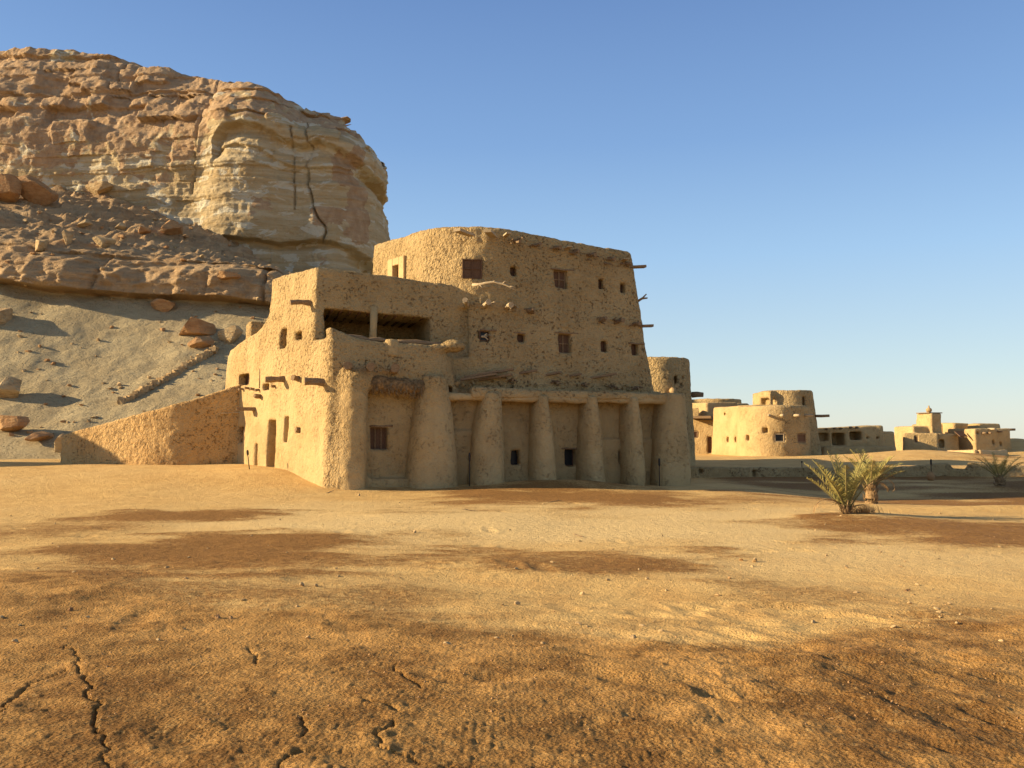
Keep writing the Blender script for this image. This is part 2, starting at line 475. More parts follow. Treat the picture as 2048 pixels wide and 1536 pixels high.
def build_hill():
    xs = np.concatenate([np.linspace(-130, -48, 90)[:-1], np.arange(-48, 4, 0.17)])
    X0 = xs
    def I(pts):
        p = sorted(pts); return np.interp(X0, [a for a, _ in p], [b for _, b in p])
    toeY = I([(-130, 42), (-60, 43), (-44, 45), (-33, 48), (-26, 49), (-12, 46.5), (4, 50)])
    ledY = I([(-130, 70), (-60, 70), (-48, 70), (-40, 70), (-18, 71), (4, 72)])
    ledZ = I([(-130, 19), (-78, 18), (-60, 17), (-50, 15.6), (-41, 14.3), (-31, 13.5), (-28, 13.2), (-19.5, 12.6), (-15, 9), (-10, 4.5), (-4, 0.8), (4, 0.0)])
    clfY = I([(-130, 122), (-75, 106), (-58, 101), (-39, 97), (-31, 93.5), (-20, 94), (-12, 98), (4, 100)])
    clfZ = I([(-130, 34), (-80, 33), (-57, 30.8), (-50, 30.2), (-43.5, 28.6), (-39, 27.2), (-36, 25.6), (-30.5, 23.2), (-24.9, 19.2), (-20, 15), (-14, 9), (-6, 2), (4, 0.0)])
    ledH = 2.9 * np.clip(ledZ / 12.0, 0.05, 1.1)
    toeZ = ground_z(X0, toeY) - 0.25
    rows = []
    def lerp(a, b, t): return a + (b - a) * t
    over = 1.5 * np.clip(ledZ / 12.0, 0, 1) * (1 + 0.45 * vn(X0, X0 * 0, None, 3.5, 2))
    lz = 0.55 * fbm(X0, X0 * 0 + 7, None, 6, 3, 90)
    for t in np.linspace(-0.06, 1, 120):        # talus
        c = t + 0.10 * math.sin(math.pi * max(t, 0)) * -1.0
        rows.append((lerp(toeY, ledY + 0.6, t), lerp(toeZ, ledZ + lz * t, c), 0 * X0, np.full_like(X0, max(t, 0))))
    for t in np.linspace(0, 1, 9)[1:]:            # underside of the ledge
        rows.append((lerp(ledY + 0.6, ledY - over, t), ledZ + lz + 0.25 * t, 0 * X0 + 1, np.full_like(X0, 1 + t * 0.2)))
    for t in np.linspace(0, 1, 26)[1:]:           # its face
        rows.append((ledY - over * (1 - 0.3 * t) + 2.4 * t ** 3 + 0.15 * t, ledZ + lz + 0.25 + ledH * t, 0 * X0 + 2, np.full_like(X0, 1.2 + t)))
    y0, z0 = rows[-1][0], rows[-1][1]
    for t in np.linspace(0, 1, 120)[1:]:          # rubble skirt up to the cliff
        c = t + 0.06 * math.sin(math.pi * t)
        rows.append((lerp(y0, clfY + 1.5, t), lerp(z0, clfZ + 0.8, c), 0 * X0 + 3, np.full_like(X0, 2.2 + t)))
    Y = np.array([r[0] for r in rows]); Z = np.array([r[1] for r in rows]); K = np.array([r[2] for r in rows]); T = np.array([r[3] for r in rows])
    X = np.broadcast_to(X0, Y.shape).copy()
    x, y, z, k, t = (q.ravel().astype(float) for q in (X, Y, Z, K, T))
    x0, y0_, z0_ = x.copy(), y.copy(), z.copy()
    tal = (k == 0); led = (k == 1) | (k == 2); sk = (k == 3)
    z += tal * sstep(0.05, 0.3, t) * (0.35 * fbm(x0, y0_, None, 5, 3, 50) + 0.10 * fbm(x0, y0_, None, 1.1, 3, 51))
    z += tal * (0.05 * np.maximum(fbm(x0, y0_, None, 0.45, 2, 52), 0)) * sstep(0.05, 0.2, t)
    # rubble: sharp lumps and little steps
    rub = np.maximum(fbm(x0, y0_, z0_, 2.4, 4, 55), -0.12)
    z += sk * sstep(2.2, 2.35, t) * (1.35 * rub + 0.75 * np.maximum(fbm(x0, y0_, z0_, 0.8, 3, 57), 0.0))
    y += sk * 0.55 * fbm(x0, y0_, z0_, 1.5, 3, 58)
    stp = np.round(z0_ / 1.35 + 0.35 * fbm(x0, y0_, None, 5, 2, 59)) * 1.35
    z += sk * 0.30 * np.abs(fbm(x0, y0_, z0_, 0.5, 2, 69)) + sk * 0.33 * (stp - z0_) * sstep(2.2, 2.5, t)
    lay = fbm(x0 * 0.12, z0_ * 1.0, y0_ * 0.1, 0.55, 3, 61) + 0.5 * fbm(x0 * 0.3, z0_ * 1.5, None, 0.9, 3, 66)
    y += led * (0.55 * lay + 0.35 * fbm(x0, y0_, z0_, 1.6, 3, 62) + 1.3 * np.abs(fbm(x0, x0 * 0, None, 4.0, 3, 63)) + 0.5 * fbm(x0, y0_, z0_, 0.7, 3, 68))
    # vertical breaks in the ledge
    for cx in (-33.9, -24.6, -20.1):
        y += led * hash_amp(cx) * np.exp(-((x0 - cx - 0.15 * (z0_ - 13) * math.sin(cx * 7)) / 0.13) ** 2)
    nx, nrow = len(X0), len(rows)
    idx = np.arange(nx * nrow).reshape(nrow, nx)
    Fc = np.stack([idx[:-1, :-1], idx[:-1, 1:], idx[1:, 1:], idx[1:, :-1]], -1).reshape(-1, 4)
    warm = sk * 0.75 + led * 0.7 + tal * 0.0
    m, nt, bs = new_mat("talus_rubble")
    n = N(nt); p = n.pos(); w = n.attr("warm")
    f1 = n.noise(p, 0.35, 6, 0.6); f2 = n.noise(p, 2.4, 5, 0.65); f3 = n.noise(n.scale(p, (0.15, 0.15, 1.6)), 1.1, 4, 0.6)
    grey = n.mix(n.ramp(f1, 0.35, 0.65), (0.56, 0.46, 0.27), (0.47, 0.375, 0.215))
    grey = n.mix(n.ramp(f2, 0.60, 0.74, 0, 0.55), grey, (0.50, 0.41, 0.25))
    brn = n.mix(n.ramp(f3, 0.36, 0.62), (0.56, 0.395, 0.22), (0.45, 0.30, 0.16))
    brn = n.mix(n.ramp(f2, 0.62, 0.78, 0, 0.6), brn, (0.68, 0.52, 0.30))
    col = n.mix(n.ramp(n.m('ADD', w, n.m('MULTIPLY', n.m('SUBTRACT', f1, 0.5), 0.9)), 0.2, 0.6), grey, brn)
    n.l(col, bs.inputs["Base Color"])
    bn = n.bump(n.m('ADD', n.noise(p, 1.6, 6, 0.68), n.m('MULTIPLY', f3, n.m('MULTIPLY', w, 0.5))), None, 0.55, 1.0)
    n.bump(n.noise(p, 7, 4, 0.7), bs, 0.12, 0.9, bn)
    V = np.stack([x, y, z], 1)
    o = mk("hillside", V, Fc, m, attrs={"warm": warm})
    setp(o, "stony talus slope with a jutting rock ledge below the cliff", "hillside", kind="structure")
    return V, Fc
HV, HF = build_hill()

# ------------------------------------------------------------------ the cliff
def build_cliff():
    pts = [(-190, 130), (-120, 102), (-78, 96.5), (-57.9, 93.8), (-48.4, 93.4), (-39.3, 92.7), (-34.5, 92.0), (-33.2, 91.7), (-32.0, 90.9), (-30.8, 90.2), (-28, 89.9), (-25.2, 90.2),
           (-23.6, 90.9), (-22.3, 91.1), (-21.0, 90.6), (-18.6, 90.9), (-16.6, 92.0), (-15.3, 94.2), (-14.7, 97.5), (-15.0, 104), (-18, 113), (-30, 124), (-60, 135)]
    pts = np.array(pts, float)
    seg = np.hypot(*np.diff(pts, axis=0).T); cum = np.concatenate([[0], np.cumsum(seg)])
    # rounded by resampling finely and smoothing
    sf = np.arange(0, cum[-1], 0.14)
    cx, cy = np.interp(sf, cum, pts[:, 0]), np.interp(sf, cum, pts[:, 1])
    kern = np.hanning(17); kern /= kern.sum()
    pad = 8
    cx = np.convolve(np.pad(cx, pad, mode='edge'), kern, 'valid'); cy = np.convolve(np.pad(cy, pad, mode='edge'), kern, 'valid')
    # thin out what the photograph cannot see
    keep = [i for i in range(len(sf)) if (-62 < cx[i] and cy[i] < 106) or i % 10 == 0]
    cx, cy, sf = cx[keep], cy[keep], sf[keep]
    dx, dy = np.gradient(cx), np.gradient(cy)
    L = np.hypot(dx, dy); dx /= L; dy /= L
    ox, oy = dy, -dx                       # outward
    def I(p, q):
        p = sorted(p); return np.interp(q, [a for a, _ in p], [b for _, b in p])
    s_of = lambda X: float(np.interp(X, cx[:np.argmax(cx) + 1], sf[:np.argmax(cx) + 1]))
    zb = np.interp(sf, [s_of(a) for a in (-190, -78, -57.9, -45, -34, -32, -28, -25, -22.5, -18, -14.8)], [36, 36, 36, 35, 34.6, 35.5, 36.0, 35.4, 33.8, 33.4, 32.8])
    zt = np.interp(sf, [s_of(a) for a in (-190, -78, -57.9, -52, -48, -45, -43, -38.5, -36, -33.5, -31.5, -29.5, -27.5, -25.5, -23.5, -21.5, -14.8)], [54, 50, 48.1, 47.9, 47.3, 46.5, 45.1, 44.2, 43.4, 42.8, 42.1, 41.8, 41.2, 40.2, 39.5, 39.0, 38.4])
    zf = np.interp(sf, [s_of(a) for a in (-190, -57, -40, -30, -25, -14.8)], [34, 25, 20, 15, 12, 4])
    zf[np.argmax(cx):] = 2.0
    zt = zt + 0.25 * fbm(sf, sf * 0, None, 3.0, 4, 3)
    n1, n2, n3 = 270, 75, 10
    rows = []
    for t in np.linspace(0, 1, n1): rows.append((zf + (zb - zf) * t, 0 * sf, 0 * sf + t))
    capo = np.interp(sf, [s_of(-60), s_of(-34), s_of(-28), s_of(-14.8)], [8.0, 6.0, 6.5, 7.5])
    for t in np.linspace(0, 1, n2)[1:]:
        rows.append((zb + (zt - zb) * t, capo * (t ** 1.25), 0 * sf + 1 + t))
    for t in np.linspace(0, 1, n3)[1:]: rows.append((zt + 0.4 * t - 3 * t * t, capo + 26 * t, 0 * sf + 2 + t))
    Z = np.array([r[0] for r in rows]); O = np.array([r[1] for r in rows]); T = np.array([r[2] for r in rows])
    S = np.broadcast_to(sf, Z.shape)
    qx = np.clip(cx, -75, -24) - cx; qy = 108.0 - cy          # the cap leans in towards the spine of the hill
    qx = np.where(cy > 100, -1.0, qx); qy = np.where(cy > 100, 0.0, qy)
    ql = np.hypot(qx, qy) + 1e-6; qx = qx / ql; qy = qy / ql
    X0 = cx[None, :] + qx[None, :] * O; Y0 = cy[None, :] + qy[None, :] * O
    far = np.clip(T - 2.0, 0, 1)           # the plateau runs back to a ridge line
    rim = n1 + n2 - 2
    tx = np.minimum(X0[rim], -34.0) * 0.9; ty = np.maximum(np.minimum(cy + 20, 124.0), 112.0)
    X0 = X0 * (far == 0) + (far > 0) * (X0[rim][None, :] * (1 - far) + tx[None, :] * far)
    Y0 = Y0 * (far == 0) + (far > 0) * (Y0[rim][None, :] * (1 - far) + ty[None, :] * far)
    sh = Z.shape
    s_, z_, t_, x_, y_ = (q.ravel().astype(float) for q in (S, Z, T, X0, Y0))
    # beds: layer heights warped a little along the face, hard beds stand proud
    zw = z_ + 0.55 * fbm(s_, s_ * 0, None, 9.0, 2, 4) + 0.12 * vn(s_, z_, None, 1.5, 5)
    rng = np.random.default_rng(3)
    ze = np.cumsum(rng.uniform(0.35, 1.7, 60)) + 0.5
    val = rng.uniform(-1, 1, 61)
    bed = np.zeros_like(zw)
    for i, e in enumerate(ze): bed = bed + (val[i + 1] - val[i]) * sstep(e - 0.08, e + 0.08, zw)
    bed = bed + val[0]
    upper = sstep(0.55, 1.0, t_)
    inn = -0.28 * bed * (0.45 + 0.6 * upper)
    inn += 0.65 * fbm(x_, y_, z_ * 0.6, 5.0, 3, 6) + 0.20 * fbm(x_, y_, z_, 1.3, 3, 7) * (0.5 + 0.6 * upper) + 0.10 * fbm(x_, y_, z_, 0.45, 2, 9)
    # fluted weathering of the broad left face: angular facets
    left = 1 - sstep(s_of(-35), s_of(-32.5), s_)
    head0 = 1 - left
    fq = 2.4 * fbm(s_, z_ * 0.45, None, 5.5, 3, 12); fi = np.floor(fq); fac = (fi + sstep(0.42, 0.58, fq - fi)) / 1.6
    rb = np.random.default_rng(17); ze2 = np.cumsum(rb.uniform(0.5, 2.6, 45)) + 0.5
    Lk = np.searchsorted(ze2, zw); ph = rb.uniform(0, 9, 60)[Lk]; wk = rb.uniform(2.0, 6.5, 60)[Lk]
    sq = (s_ + ph * 3 + 0.35 * vn(s_, z_, None, 1.0, 77)) / wk; ck = np.floor(sq)
    tab = rb.uniform(-1, 1, (60, 400)); jt = tab[Lk, ck.astype(int) % 400]; jn = tab[Lk, (ck.astype(int) + 1) % 400]
    blk = jt + (jn - jt) * sstep(0.93, 1.0, sq - ck)
    inn += blk * (0.34 * left + 0.13 * head0) * (0.5 + 0.7 * upper)
    inn += left * (0.22 * fac * (0.35 + 0.9 * sstep(0.35, 0.9, t_)))
    head = 1 - left
    def groove(cp, depth, hw, asym=2.0, only=None):
        zc = np.interp(s_, [s_of(a) for a, _ in cp], [b for _, b in cp], left=-99, right=cp[-1][1])
        d = zw * 0 + z_ - zc - 0.12 * vn(s_, s_ * 0, None, 0.9, 15)
        g = np.where(d > 0, np.exp(-(d / (hw * 0.35)) ** 4), np.exp(-(-d / (hw * asym)) ** 2))
        return depth * g
    # deep undercut beneath the brown cap, a thinner one below it and the low groove near the foot
    inn += head * groove([(-31.8, 33.2), (-30.4, 34.6), (-28.5, 35.0), (-26.5, 34.5), (-24.5, 33.6), (-22.5, 32.7), (-20.5, 33.2), (-18, 32.4), (-15.5, 31.0), (-14.75, 30.4)], 1.25, 0.8, 1.9)
    inn += head * groove([(-31.8, 32.3), (-29, 32.7), (-26.5, 32.2), (-23.5, 30.6), (-21, 30.3), (-18, 30.6)], 0.45, 0.45, 2.2)
    inn += groove([(-30.5, 22.9), (-28, 22.6), (-24, 22.3), (-20, 22.5), (-17, 22.1), (-15.5, 21.3), (-14.75, 20.8)], 1.35, 0.5, 2.6)
    inn += head * 0.9 * sstep(21.8, 20.2, z_)      # the foot is set back under the groove
    # open joints running down the headland
    def joint(cp, depth, w):
        sc = np.interp(z_, [b for _, b in sorted(cp, key=lambda q: q[1])], [s_of(a) for a, _ in sorted(cp, key=lambda q: q[1])]) + 0.10 * vn(z_, z_ * 0, None, 0.7, 18)
        zz = [b for _, b in cp]
        inside = (z_ > min(zz)) & (z_ < max(zz))
        return depth * np.exp(-((s_ - sc) / (w * (0.75 + 0.5 * vn(z_, z_ * 0, None, 0.9, 19)))) ** 2) * inside * (0.75 + 0.35 * vn(z_, z_ * 0, None, 1.7, 20))
    inn += joint([(-22.0, 36.5), (-21.75, 33.5), (-21.9, 30), (-21.1, 27), (-20.4, 25), (-19.7, 24.2), (-19.5, 23.5), (-20.0, 22.6)], 1.3, 0.10)
    inn += joint([(-23.5, 35), (-23.2, 33), (-23.0, 29), (-23.3, 26), (-22.9, 26.0)], 0.6, 0.10)
    inn += joint([(-33.6, 45), (-33.2, 38), (-33.8, 32), (-34.3, 28)], 0.6, 0.16)
    inn += joint([(-25.2, 22), (-25.3, 19.4)], 0.4, 0.12) + joint([(-45.5, 46), (-45.2, 41)], 1.0, 0.2)
    # the scarp's cap steps back in broken ledges
    cap = sstep(1.0, 1.15, t_) * (1 - sstep(2.0, 2.2, t_))
    inn += cap * (-0.38 * bed + 0.40 * blk + 0.5 * fbm(x_, y_, z_, 3.4, 3, 21))
    oxx = np.broadcast_to(ox, sh).ravel(); oyy = np.broadcast_to(oy, sh).ravel()
    x = x_ - oxx * inn; y = y_ - oyy * inn
    z = z_ + cap * 0.3 * fbm(x_, y_, None, 1.1, 3, 22) + sstep(1.9, 2.1, t_) * 0.3 * fbm(x_, y_, None, 2.5, 3, 23)
    nr, nc = sh
    idx = np.arange(nr * nc).reshape(nr, nc)
    Fc = np.stack([idx[:-1, :-1], idx[:-1, 1:], idx[1:, 1:], idx[1:, :-1]], -1).reshape(-1, 4)
    # iron-stained skin: most of the left face and the cap, in ragged sheets on the headland
    stain = left * (0.24 + 0.42 * sstep(27, 38, z_)) + head * (0.05 + 0.50 * sstep(34.6, 36.2, z_))
    def sheet(X, zc, hx, hz):
        return np.exp(-(((s_ - s_of(X)) / hx) ** 4 + ((z_ - zc) / hz) ** 4))
    for X, zc, hx, hz, kk in ((-17.2, 30.5, 2.2, 2.2, 0.8), (-16.4, 27.6, 1.7, 1.9, 0.8), (-19.5, 25.2, 2.2, 1.2, 0.75), (-16.4, 24.6, 1.9, 2.2, 0.8), (-26.2, 25.8, 1.6, 1.6, 0.5),
                             (-38.5, 29.5, 3.4, 1.3, 0.5), (-34.5, 34, 3.0, 3.0, 0.6), (-20.2, 20.8, 0.9, 1.0, 0.4), (-25.0, 36.5, 3, 1.2, 0.5), (-16.2, 33.2, 1.6, 1.2, 0.5)):
        stain = np.maximum(stain, kk * sheet(X, zc, hx, hz))
    m, nt, bs = new_mat("bedded_limestone")
    n = N(nt); p = n.pos(); st = n.attr("stain")
    zb_ = n.scale(p, (0.06, 0.06, 1.0))
    b1 = n.noise(zb_, 0.9, 5, 0.65, 0.3); b2 = n.noise(zb_, 2.6, 3, 0.6)
    pal = n.mix(n.ramp(b1, 0.34, 0.64), (0.60, 0.49, 0.30), (0.48, 0.355, 0.185))
    pal = n.mix(n.ramp(b2, 0.56, 0.74, 0, 0.6), pal, (0.62, 0.56, 0.40))
    pal = n.mix(n.ramp(n.noise(p, 0.4, 4), 0.55, 0.75, 0, 0.6), pal, (0.52, 0.39, 0.20))
    wht = n.ramp(n.noise(n.scale(p, (0.5, 0.5, 1.2)), 0.55, 4, 0.6, 0.6), 0.545, 0.585, 0, 0.85)
    pal = n.mix(wht, pal, (0.66, 0.61, 0.46))
    br = n.mix(n.ramp(n.noise(p, 0.8, 5, 0.6), 0.36, 0.64), (0.53, 0.375, 0.225), (0.43, 0.285, 0.16))
    rag = n.noise(n.scale(p, (0.8, 0.8, 1.0)), 0.5, 6, 0.62, 0.8)
    sf_ = n.m('ADD', st, n.m('MULTIPLY', n.m('SUBTRACT', rag, 0.5), 1.6))
    col = n.mix(n.ramp(sf_, 0.42, 0.50), pal, br)
    n.l(col, bs.inputs["Base Color"])
    hh = n.m('ADD', n.m('MULTIPLY', n.noise(n.scale(p, (0.25, 0.25, 1.5)), 1.6, 5, 0.65), 0.8), n.noise(p, 1.9, 6, 0.66))
    bn = n.bump(hh, None, 0.40, 1.0)
    n.bump(n.noise(p, 8, 4, 0.7), bs, 0.08, 0.8, bn)
    V = np.stack([x, y, z], 1)
    o = mk("cliff", V, Fc, m, attrs={"stain": np.clip(stain, 0, 1)})
    setp(o, "tall pale limestone cliff with brown stained cap", "cliff", kind="structure")
    return V, Fc
CV, CF = build_cliff()
def _bvh(V, Fc, sel=None):
    if sel is not None:
        Fc = Fc[sel]
        used = np.unique(Fc); mp = np.full(len(V), -1); mp[used] = np.arange(len(used))
        V = V[used]; Fc = mp[Fc]
    return BVHTree.FromPolygons([Vector(v) for v in V], [tuple(map(int, f)) for f in Fc])
_c = HV[HF[:, 0]]
HB = _bvh(HV, HF, (_c[:, 0] > -50))
_g = GV[GF[:, 0]]
GB = _bvh(GV, GF, (np.abs(_g[:, 0]) < 0.72 * _g[:, 1] + 1) & (_g[:, 1] > 3.5) & (_g[:, 1] < 110))
def hill_at(px, py):
    h = HB.ray_cast(Vector(CAM), Vector(ray(px, py)))
    return np.array(h[0]) if h[0] is not None else None
def ground_at(px, py):
    h = GB.ray_cast(Vector(CAM), Vector(ray(px, py)))
    return np.array(h[0]) if h[0] is not None else gnd(px, py)
def drop(x, y):
    h = GB.ray_cast(Vector((x, y, 20)), Vector((0, 0, -1)))
    return float(h[0].z) if h[0] is not None else gz(x, y)
# ------------------------------------------------------------------ solids of mud: a distance field, meshed
def rmax(a, b, r):
    if r <= 0: return np.maximum(a, b)
    return np.minimum(np.maximum(a, b), -r) + np.sqrt(np.maximum(a + r, 0) ** 2 + np.maximum(b + r, 0) ** 2)

def smin(a, b, k):
    if k <= 0: return np.minimum(a, b)
    h = np.clip(0.5 + 0.5 * (b - a) / k, 0, 1)
    return b + (a - b) * h - k * h * (1 - h)

class Vol:
    def __init__(s, lo, hi, h):
        s.lo, s.h = np.array(lo, float), h
        s.n = np.ceil((np.array(hi, float) - s.lo) / h).astype(int) + 1
        s.F = np.full(tuple(s.n), 4 * h, np.float32)
        s.ax = [s.lo[i] + h * np.arange(s.n[i]) for i in range(3)]
    def sl(s, lo, hi):
        r = []
        for i in range(3):
            a = max(0, int((lo[i] - s.lo[i]) / s.h)); b = min(s.n[i], int((hi[i] - s.lo[i]) / s.h) + 2)
            r.append(slice(a, max(a, b)))
        x = s.ax[0][r[0]].astype(np.float32)[:, None, None]; y = s.ax[1][r[1]].astype(np.float32)[None, :, None]; z = s.ax[2][r[2]].astype(np.float32)[None, None, :]
        return tuple(r), x, y, z
    def add(s, fn, lo=None, hi=None, k=0.0):
        r, x, y, z = s.sl(lo if lo is not None else s.lo, hi if hi is not None else s.lo + s.n * s.h)
        if 0 in s.F[r].shape: return
        s.F[r] = smin(s.F[r], fn(x, y, z), k)
    def cut(s, fn, lo=None, hi=None, k=0.03):
        r, x, y, z = s.sl(lo if lo is not None else s.lo, hi if hi is not None else s.lo + s.n * s.h)
        if 0 in s.F[r].shape: return
        s.F[r] = -smin(-s.F[r], fn(x, y, z), k)
    def mesh(s, name, mat, parent=None, loc=None, amp=0.03, size=0.22, big=0.05, bigs=1.6, rough=None, seed=1):
        F_ = np.clip(s.F, -4 * s.h, 4 * s.h)
        g = openvdb.FloatGrid(4 * s.h)
        g.copyFromArray(np.ascontiguousarray(F_))
        p, q = g.convertToQuads(0.0)
        V = p.astype(float) * s.h + s.lo
        q = q.astype(np.int64)
        a, b, c, d = (V[q[:, i]] for i in range(4))
        fn = np.cross(c - a, d - b)
        if np.sum(fn * ((a + c) / 2 - V.mean(0))) < 0:
            q = q[:, ::-1].copy(); fn = -fn
        vnm = np.zeros_like(V)
        for i in range(4): np.add.at(vnm, q[:, i], fn)
        vnm /= np.linalg.norm(vnm, axis=1, keepdims=True) + 1e-9
        x, y, z = V.T
        r = np.ones(len(V)) if rough is None else rough(x, y, z)
        dsp = amp * (0.35 + 0.65 * r) * fbm(x, y, z, size, 3, seed, 0.6) + big * fbm(x, y, z, bigs, 2, seed + 9)
        V = V + vnm * dsp[:, None]
        return mk(name, V, q, mat, parent, loc, attrs={"rough": r})

class Wall:
    """a battered wall plane through A and B (plan points), outward to the right of A->B"""
    def __init__(s, A, B, batter=0.07):
        s.A = np.array([A[0], A[1], 0.0]); B = np.array([B[0], B[1], 0.0])
        s.len = np.linalg.norm(B - s.A)
        s.t = (B - s.A) / s.len
        s.o = np.array([s.t[1], -s.t[0], 0.0])
        s.b = batter
        s.n = np.array([s.o[0], s.o[1], batter]) / math.sqrt(1 + batter * batter)
        s.up = np.array([0, 0, 1.0]) - s.o * batter
        s.up /= np.linalg.norm(s.up)
    def off(s, d):
        w = Wall(s.A[:2] + s.o[:2] * d, s.A[:2] + s.o[:2] * d + s.t[:2], s.b); w.len = s.len
        return w
    def sd(s, x, y, z):
        return x * s.n[0] + y * s.n[1] + z * s.n[2] - float(s.A @ s.n)
    def hit(s, px, py, d=0.0):
        r = ray(px, py)
        A = s.A + s.n * d
        return CAM + r * (((A - CAM) @ s.n) / (r @ s.n))
    def rect(s, x0, y0, x1, y1):
        c = s.hit((x0 + x1) / 2, (y0 + y1) / 2)
        l, r = s.hit(x0, (y0 + y1) / 2), s.hit(x1, (y0 + y1) / 2)
        tp, bt = s.hit((x0 + x1) / 2, y0), s.hit((x0 + x1) / 2, y1)
        return c, abs((r - l) @ s.t) / 2, abs(tp[2] - bt[2]) / 2

def solid(walls, top, r=0.12, rt=0.10, bot=-0.6, corner=None):
    """walls in order round the plan; corner = rounding between neighbours; top = height or (point, normal)"""
    def fn(x, y, z):
        d = None
        for i, w in enumerate(walls):
            e = w.sd(x, y, z)
            rr = r if corner is None else corner[i]
            d = e if d is None else rmax(d, e, rr)
        if isinstance(top, (int, float)): t = z - top + 0 * x + 0 * y
        else: t = (x - top[0][0]) * top[1][0] + (y - top[0][1]) * top[1][1] + (z - top[0][2]) * top[1][2]
        d = rmax(d, t, rt)
        return np.maximum(d, bot - z)
    return fn

def rbox(c, t, o, hs, hz, d0, d1, r=0.0):
    """box in wall coordinates: +-hs along t, +-hz in height, from d0 to d1 outward"""
    c = np.asarray(c, float)
    def fn(x, y, z):
        a = np.abs((x - c[0]) * t[0] + (y - c[1]) * t[1]) - hs
        w = (x - c[0]) * o[0] + (y - c[1]) * o[1]
        b = np.abs(z - c[2]) - hz
        e = np.maximum(w - d1, d0 - w)
        return rmax(rmax(a, b, r), e, r)
    R = math.hypot(hs, max(abs(d0), abs(d1))) + 0.2
    return fn, c - np.array([R, R, hz + .2]), c + np.array([R, R, hz + .2])

def opening(vol, wall, x0, y0, x1, y1, depth=0.45, r=0.04):
    c, hs, hz = wall.rect(x0, y0, x1, y1)
    fn, lo, hi = rbox(c, wall.t, wall.o, hs, hz, -depth, 0.7, r)
    vol.cut(fn, lo, hi, 0.03)
    return c, hs, hz

def ln(*pts):
    return sorted(pts)

# ------------------------------------------------------------------ the lodge
R0 = (0.0, 36.0, 0.0)
LODGE = thing("mud_brick_lodge", R0, "tall three storey mud brick lodge with tapering buttresses and projecting beams", "building")

FR = Wall((-6.50, 31.85), (7.45, 36.25), 0.035)          # line of the column faces
LW = Wall((-12.9, 39.75), (-6.55, 31.9), 0.030)          # sunlit left wall
RC = FR.off(-1.02)                                       # recessed wall between the columns
TF = Wall((-2.6, 33.62), (6.85, 37.85), 0.075)          # tower front
TL = Wall((-6.6, 38.9), (-2.6, 33.62), 0.075)           # tower left side
TR = Wall((6.85, 37.85), (5.6, 44.2), 0.150)             # tower right side
TB = Wall((5.6, 44.2), (-7.0, 42.0), 0.05)
BACKL = Wall((-4.0, 46.0), (-12.9, 40.6), 0.02)

def ptop(p, q, drop_back=0.0):
    """sloping top plane through two image-derived points, level across"""
    d = q - p; h = math.hypot(d[0], d[1])
    t = np.array([d[0] / h, d[1] / h, d[2] / h])
    side = np.array([-t[1], t[0], -drop_back]); 
    n = np.cross(t, side); n /= np.linalg.norm(n)
    if n[2] < 0: n = -n
    return (p, n)

H = 0.072
vol = Vol((-14.2, 30.8, -0.7), (8.4, 57.0, 11.4), H) if False else Vol((-14.2, 30.8, -0.6), (8.3, 48.2, 11.2), H)
# tower
ttop = ptop(TF.hit(930, 441), TF.hit(1262, 502), 0.0)
vol.add(solid([TL, TF, TR, TB], ttop, corner=[0, 2.5, 0.30, 0.6], rt=0.16))
# lower shoulder at the tower's back left
sh1 = Wall((-9.0, 42.6), (-4.6, 36.9), 0.06)
vol.add(solid([sh1.off(0.05), Wall((-4.6, 37.6), (-3.0, 38.2), 0), Wall((-3.0, 38.2), (-4, 44), 0), Wall((-4, 44), (-9, 42.6), 0)], float(at(742, 524, 39.3)[2]), rt=0.25), (-10, 36, -.6), (-2.5, 45, 11))
# terrace block: left wall up to the parapet
PF = FR.off(-0.42)
ptz = ptop(PF.hit(745, 684), PF.hit(905, 695), 0.0)
inner = Wall((-1.3, 33.6), (-1.0, 36.0), 0.25); inner2 = Wall((-1.0, 36.0), (-3.5, 44.0), 0)
vol.add(solid([LW, PF, inner, inner2, BACKL], ptz, corner=[0, 0.12, 0.5, 0.1, 0.1], rt=0.10), (-14.2, 30.8, -.6), (2, 47, 7.2), 0.6)
# the parapet's raised corner
_e = PF.hit(738, 684)
vol.add(solid([LW, PF, Wall(_e[:2], _e[:2] - PF.o[:2], 0.0), Wall(PF.A[:2] - PF.o[:2] * 0.55 + PF.t[:2], PF.A[:2] - PF.o[:2] * 0.55, 0.0)], ptop(PF.hit(666, 657), PF.hit(738, 684), 0.0), corner=[0, 0.1, 0.05, 0.05], rt=0.08, bot=4.0), (-9, 30.8, 3.8), (-3, 36, 7.2), 0.1)
# pavilion on the terrace
PV = PF.off(-1.30)
cnr = LW.hit(640, 640)
pvtop = ptop(PV.hit(630, 531), PV.hit(863, 564), 0.02)
ls = LW
pleft = Wall(LW.A[:2] + LW.t[:2] * 4.35, LW.A[:2] + LW.t[:2] * 4.35 - LW.o[:2], 0.03)   # far end of the high block, facing back left
vol.add(solid([LW.off(0.0), PV, Wall((-2.2, 35.8), (-4.5, 40.5), 0), Wall((-4.5, 40.5), (-10.4, 38.4), 0)], pvtop, corner=[0, 0.06, 0.1, 0.1], rt=0.09), (-12, 31, 3.0), (-1.5, 42, 9.4))
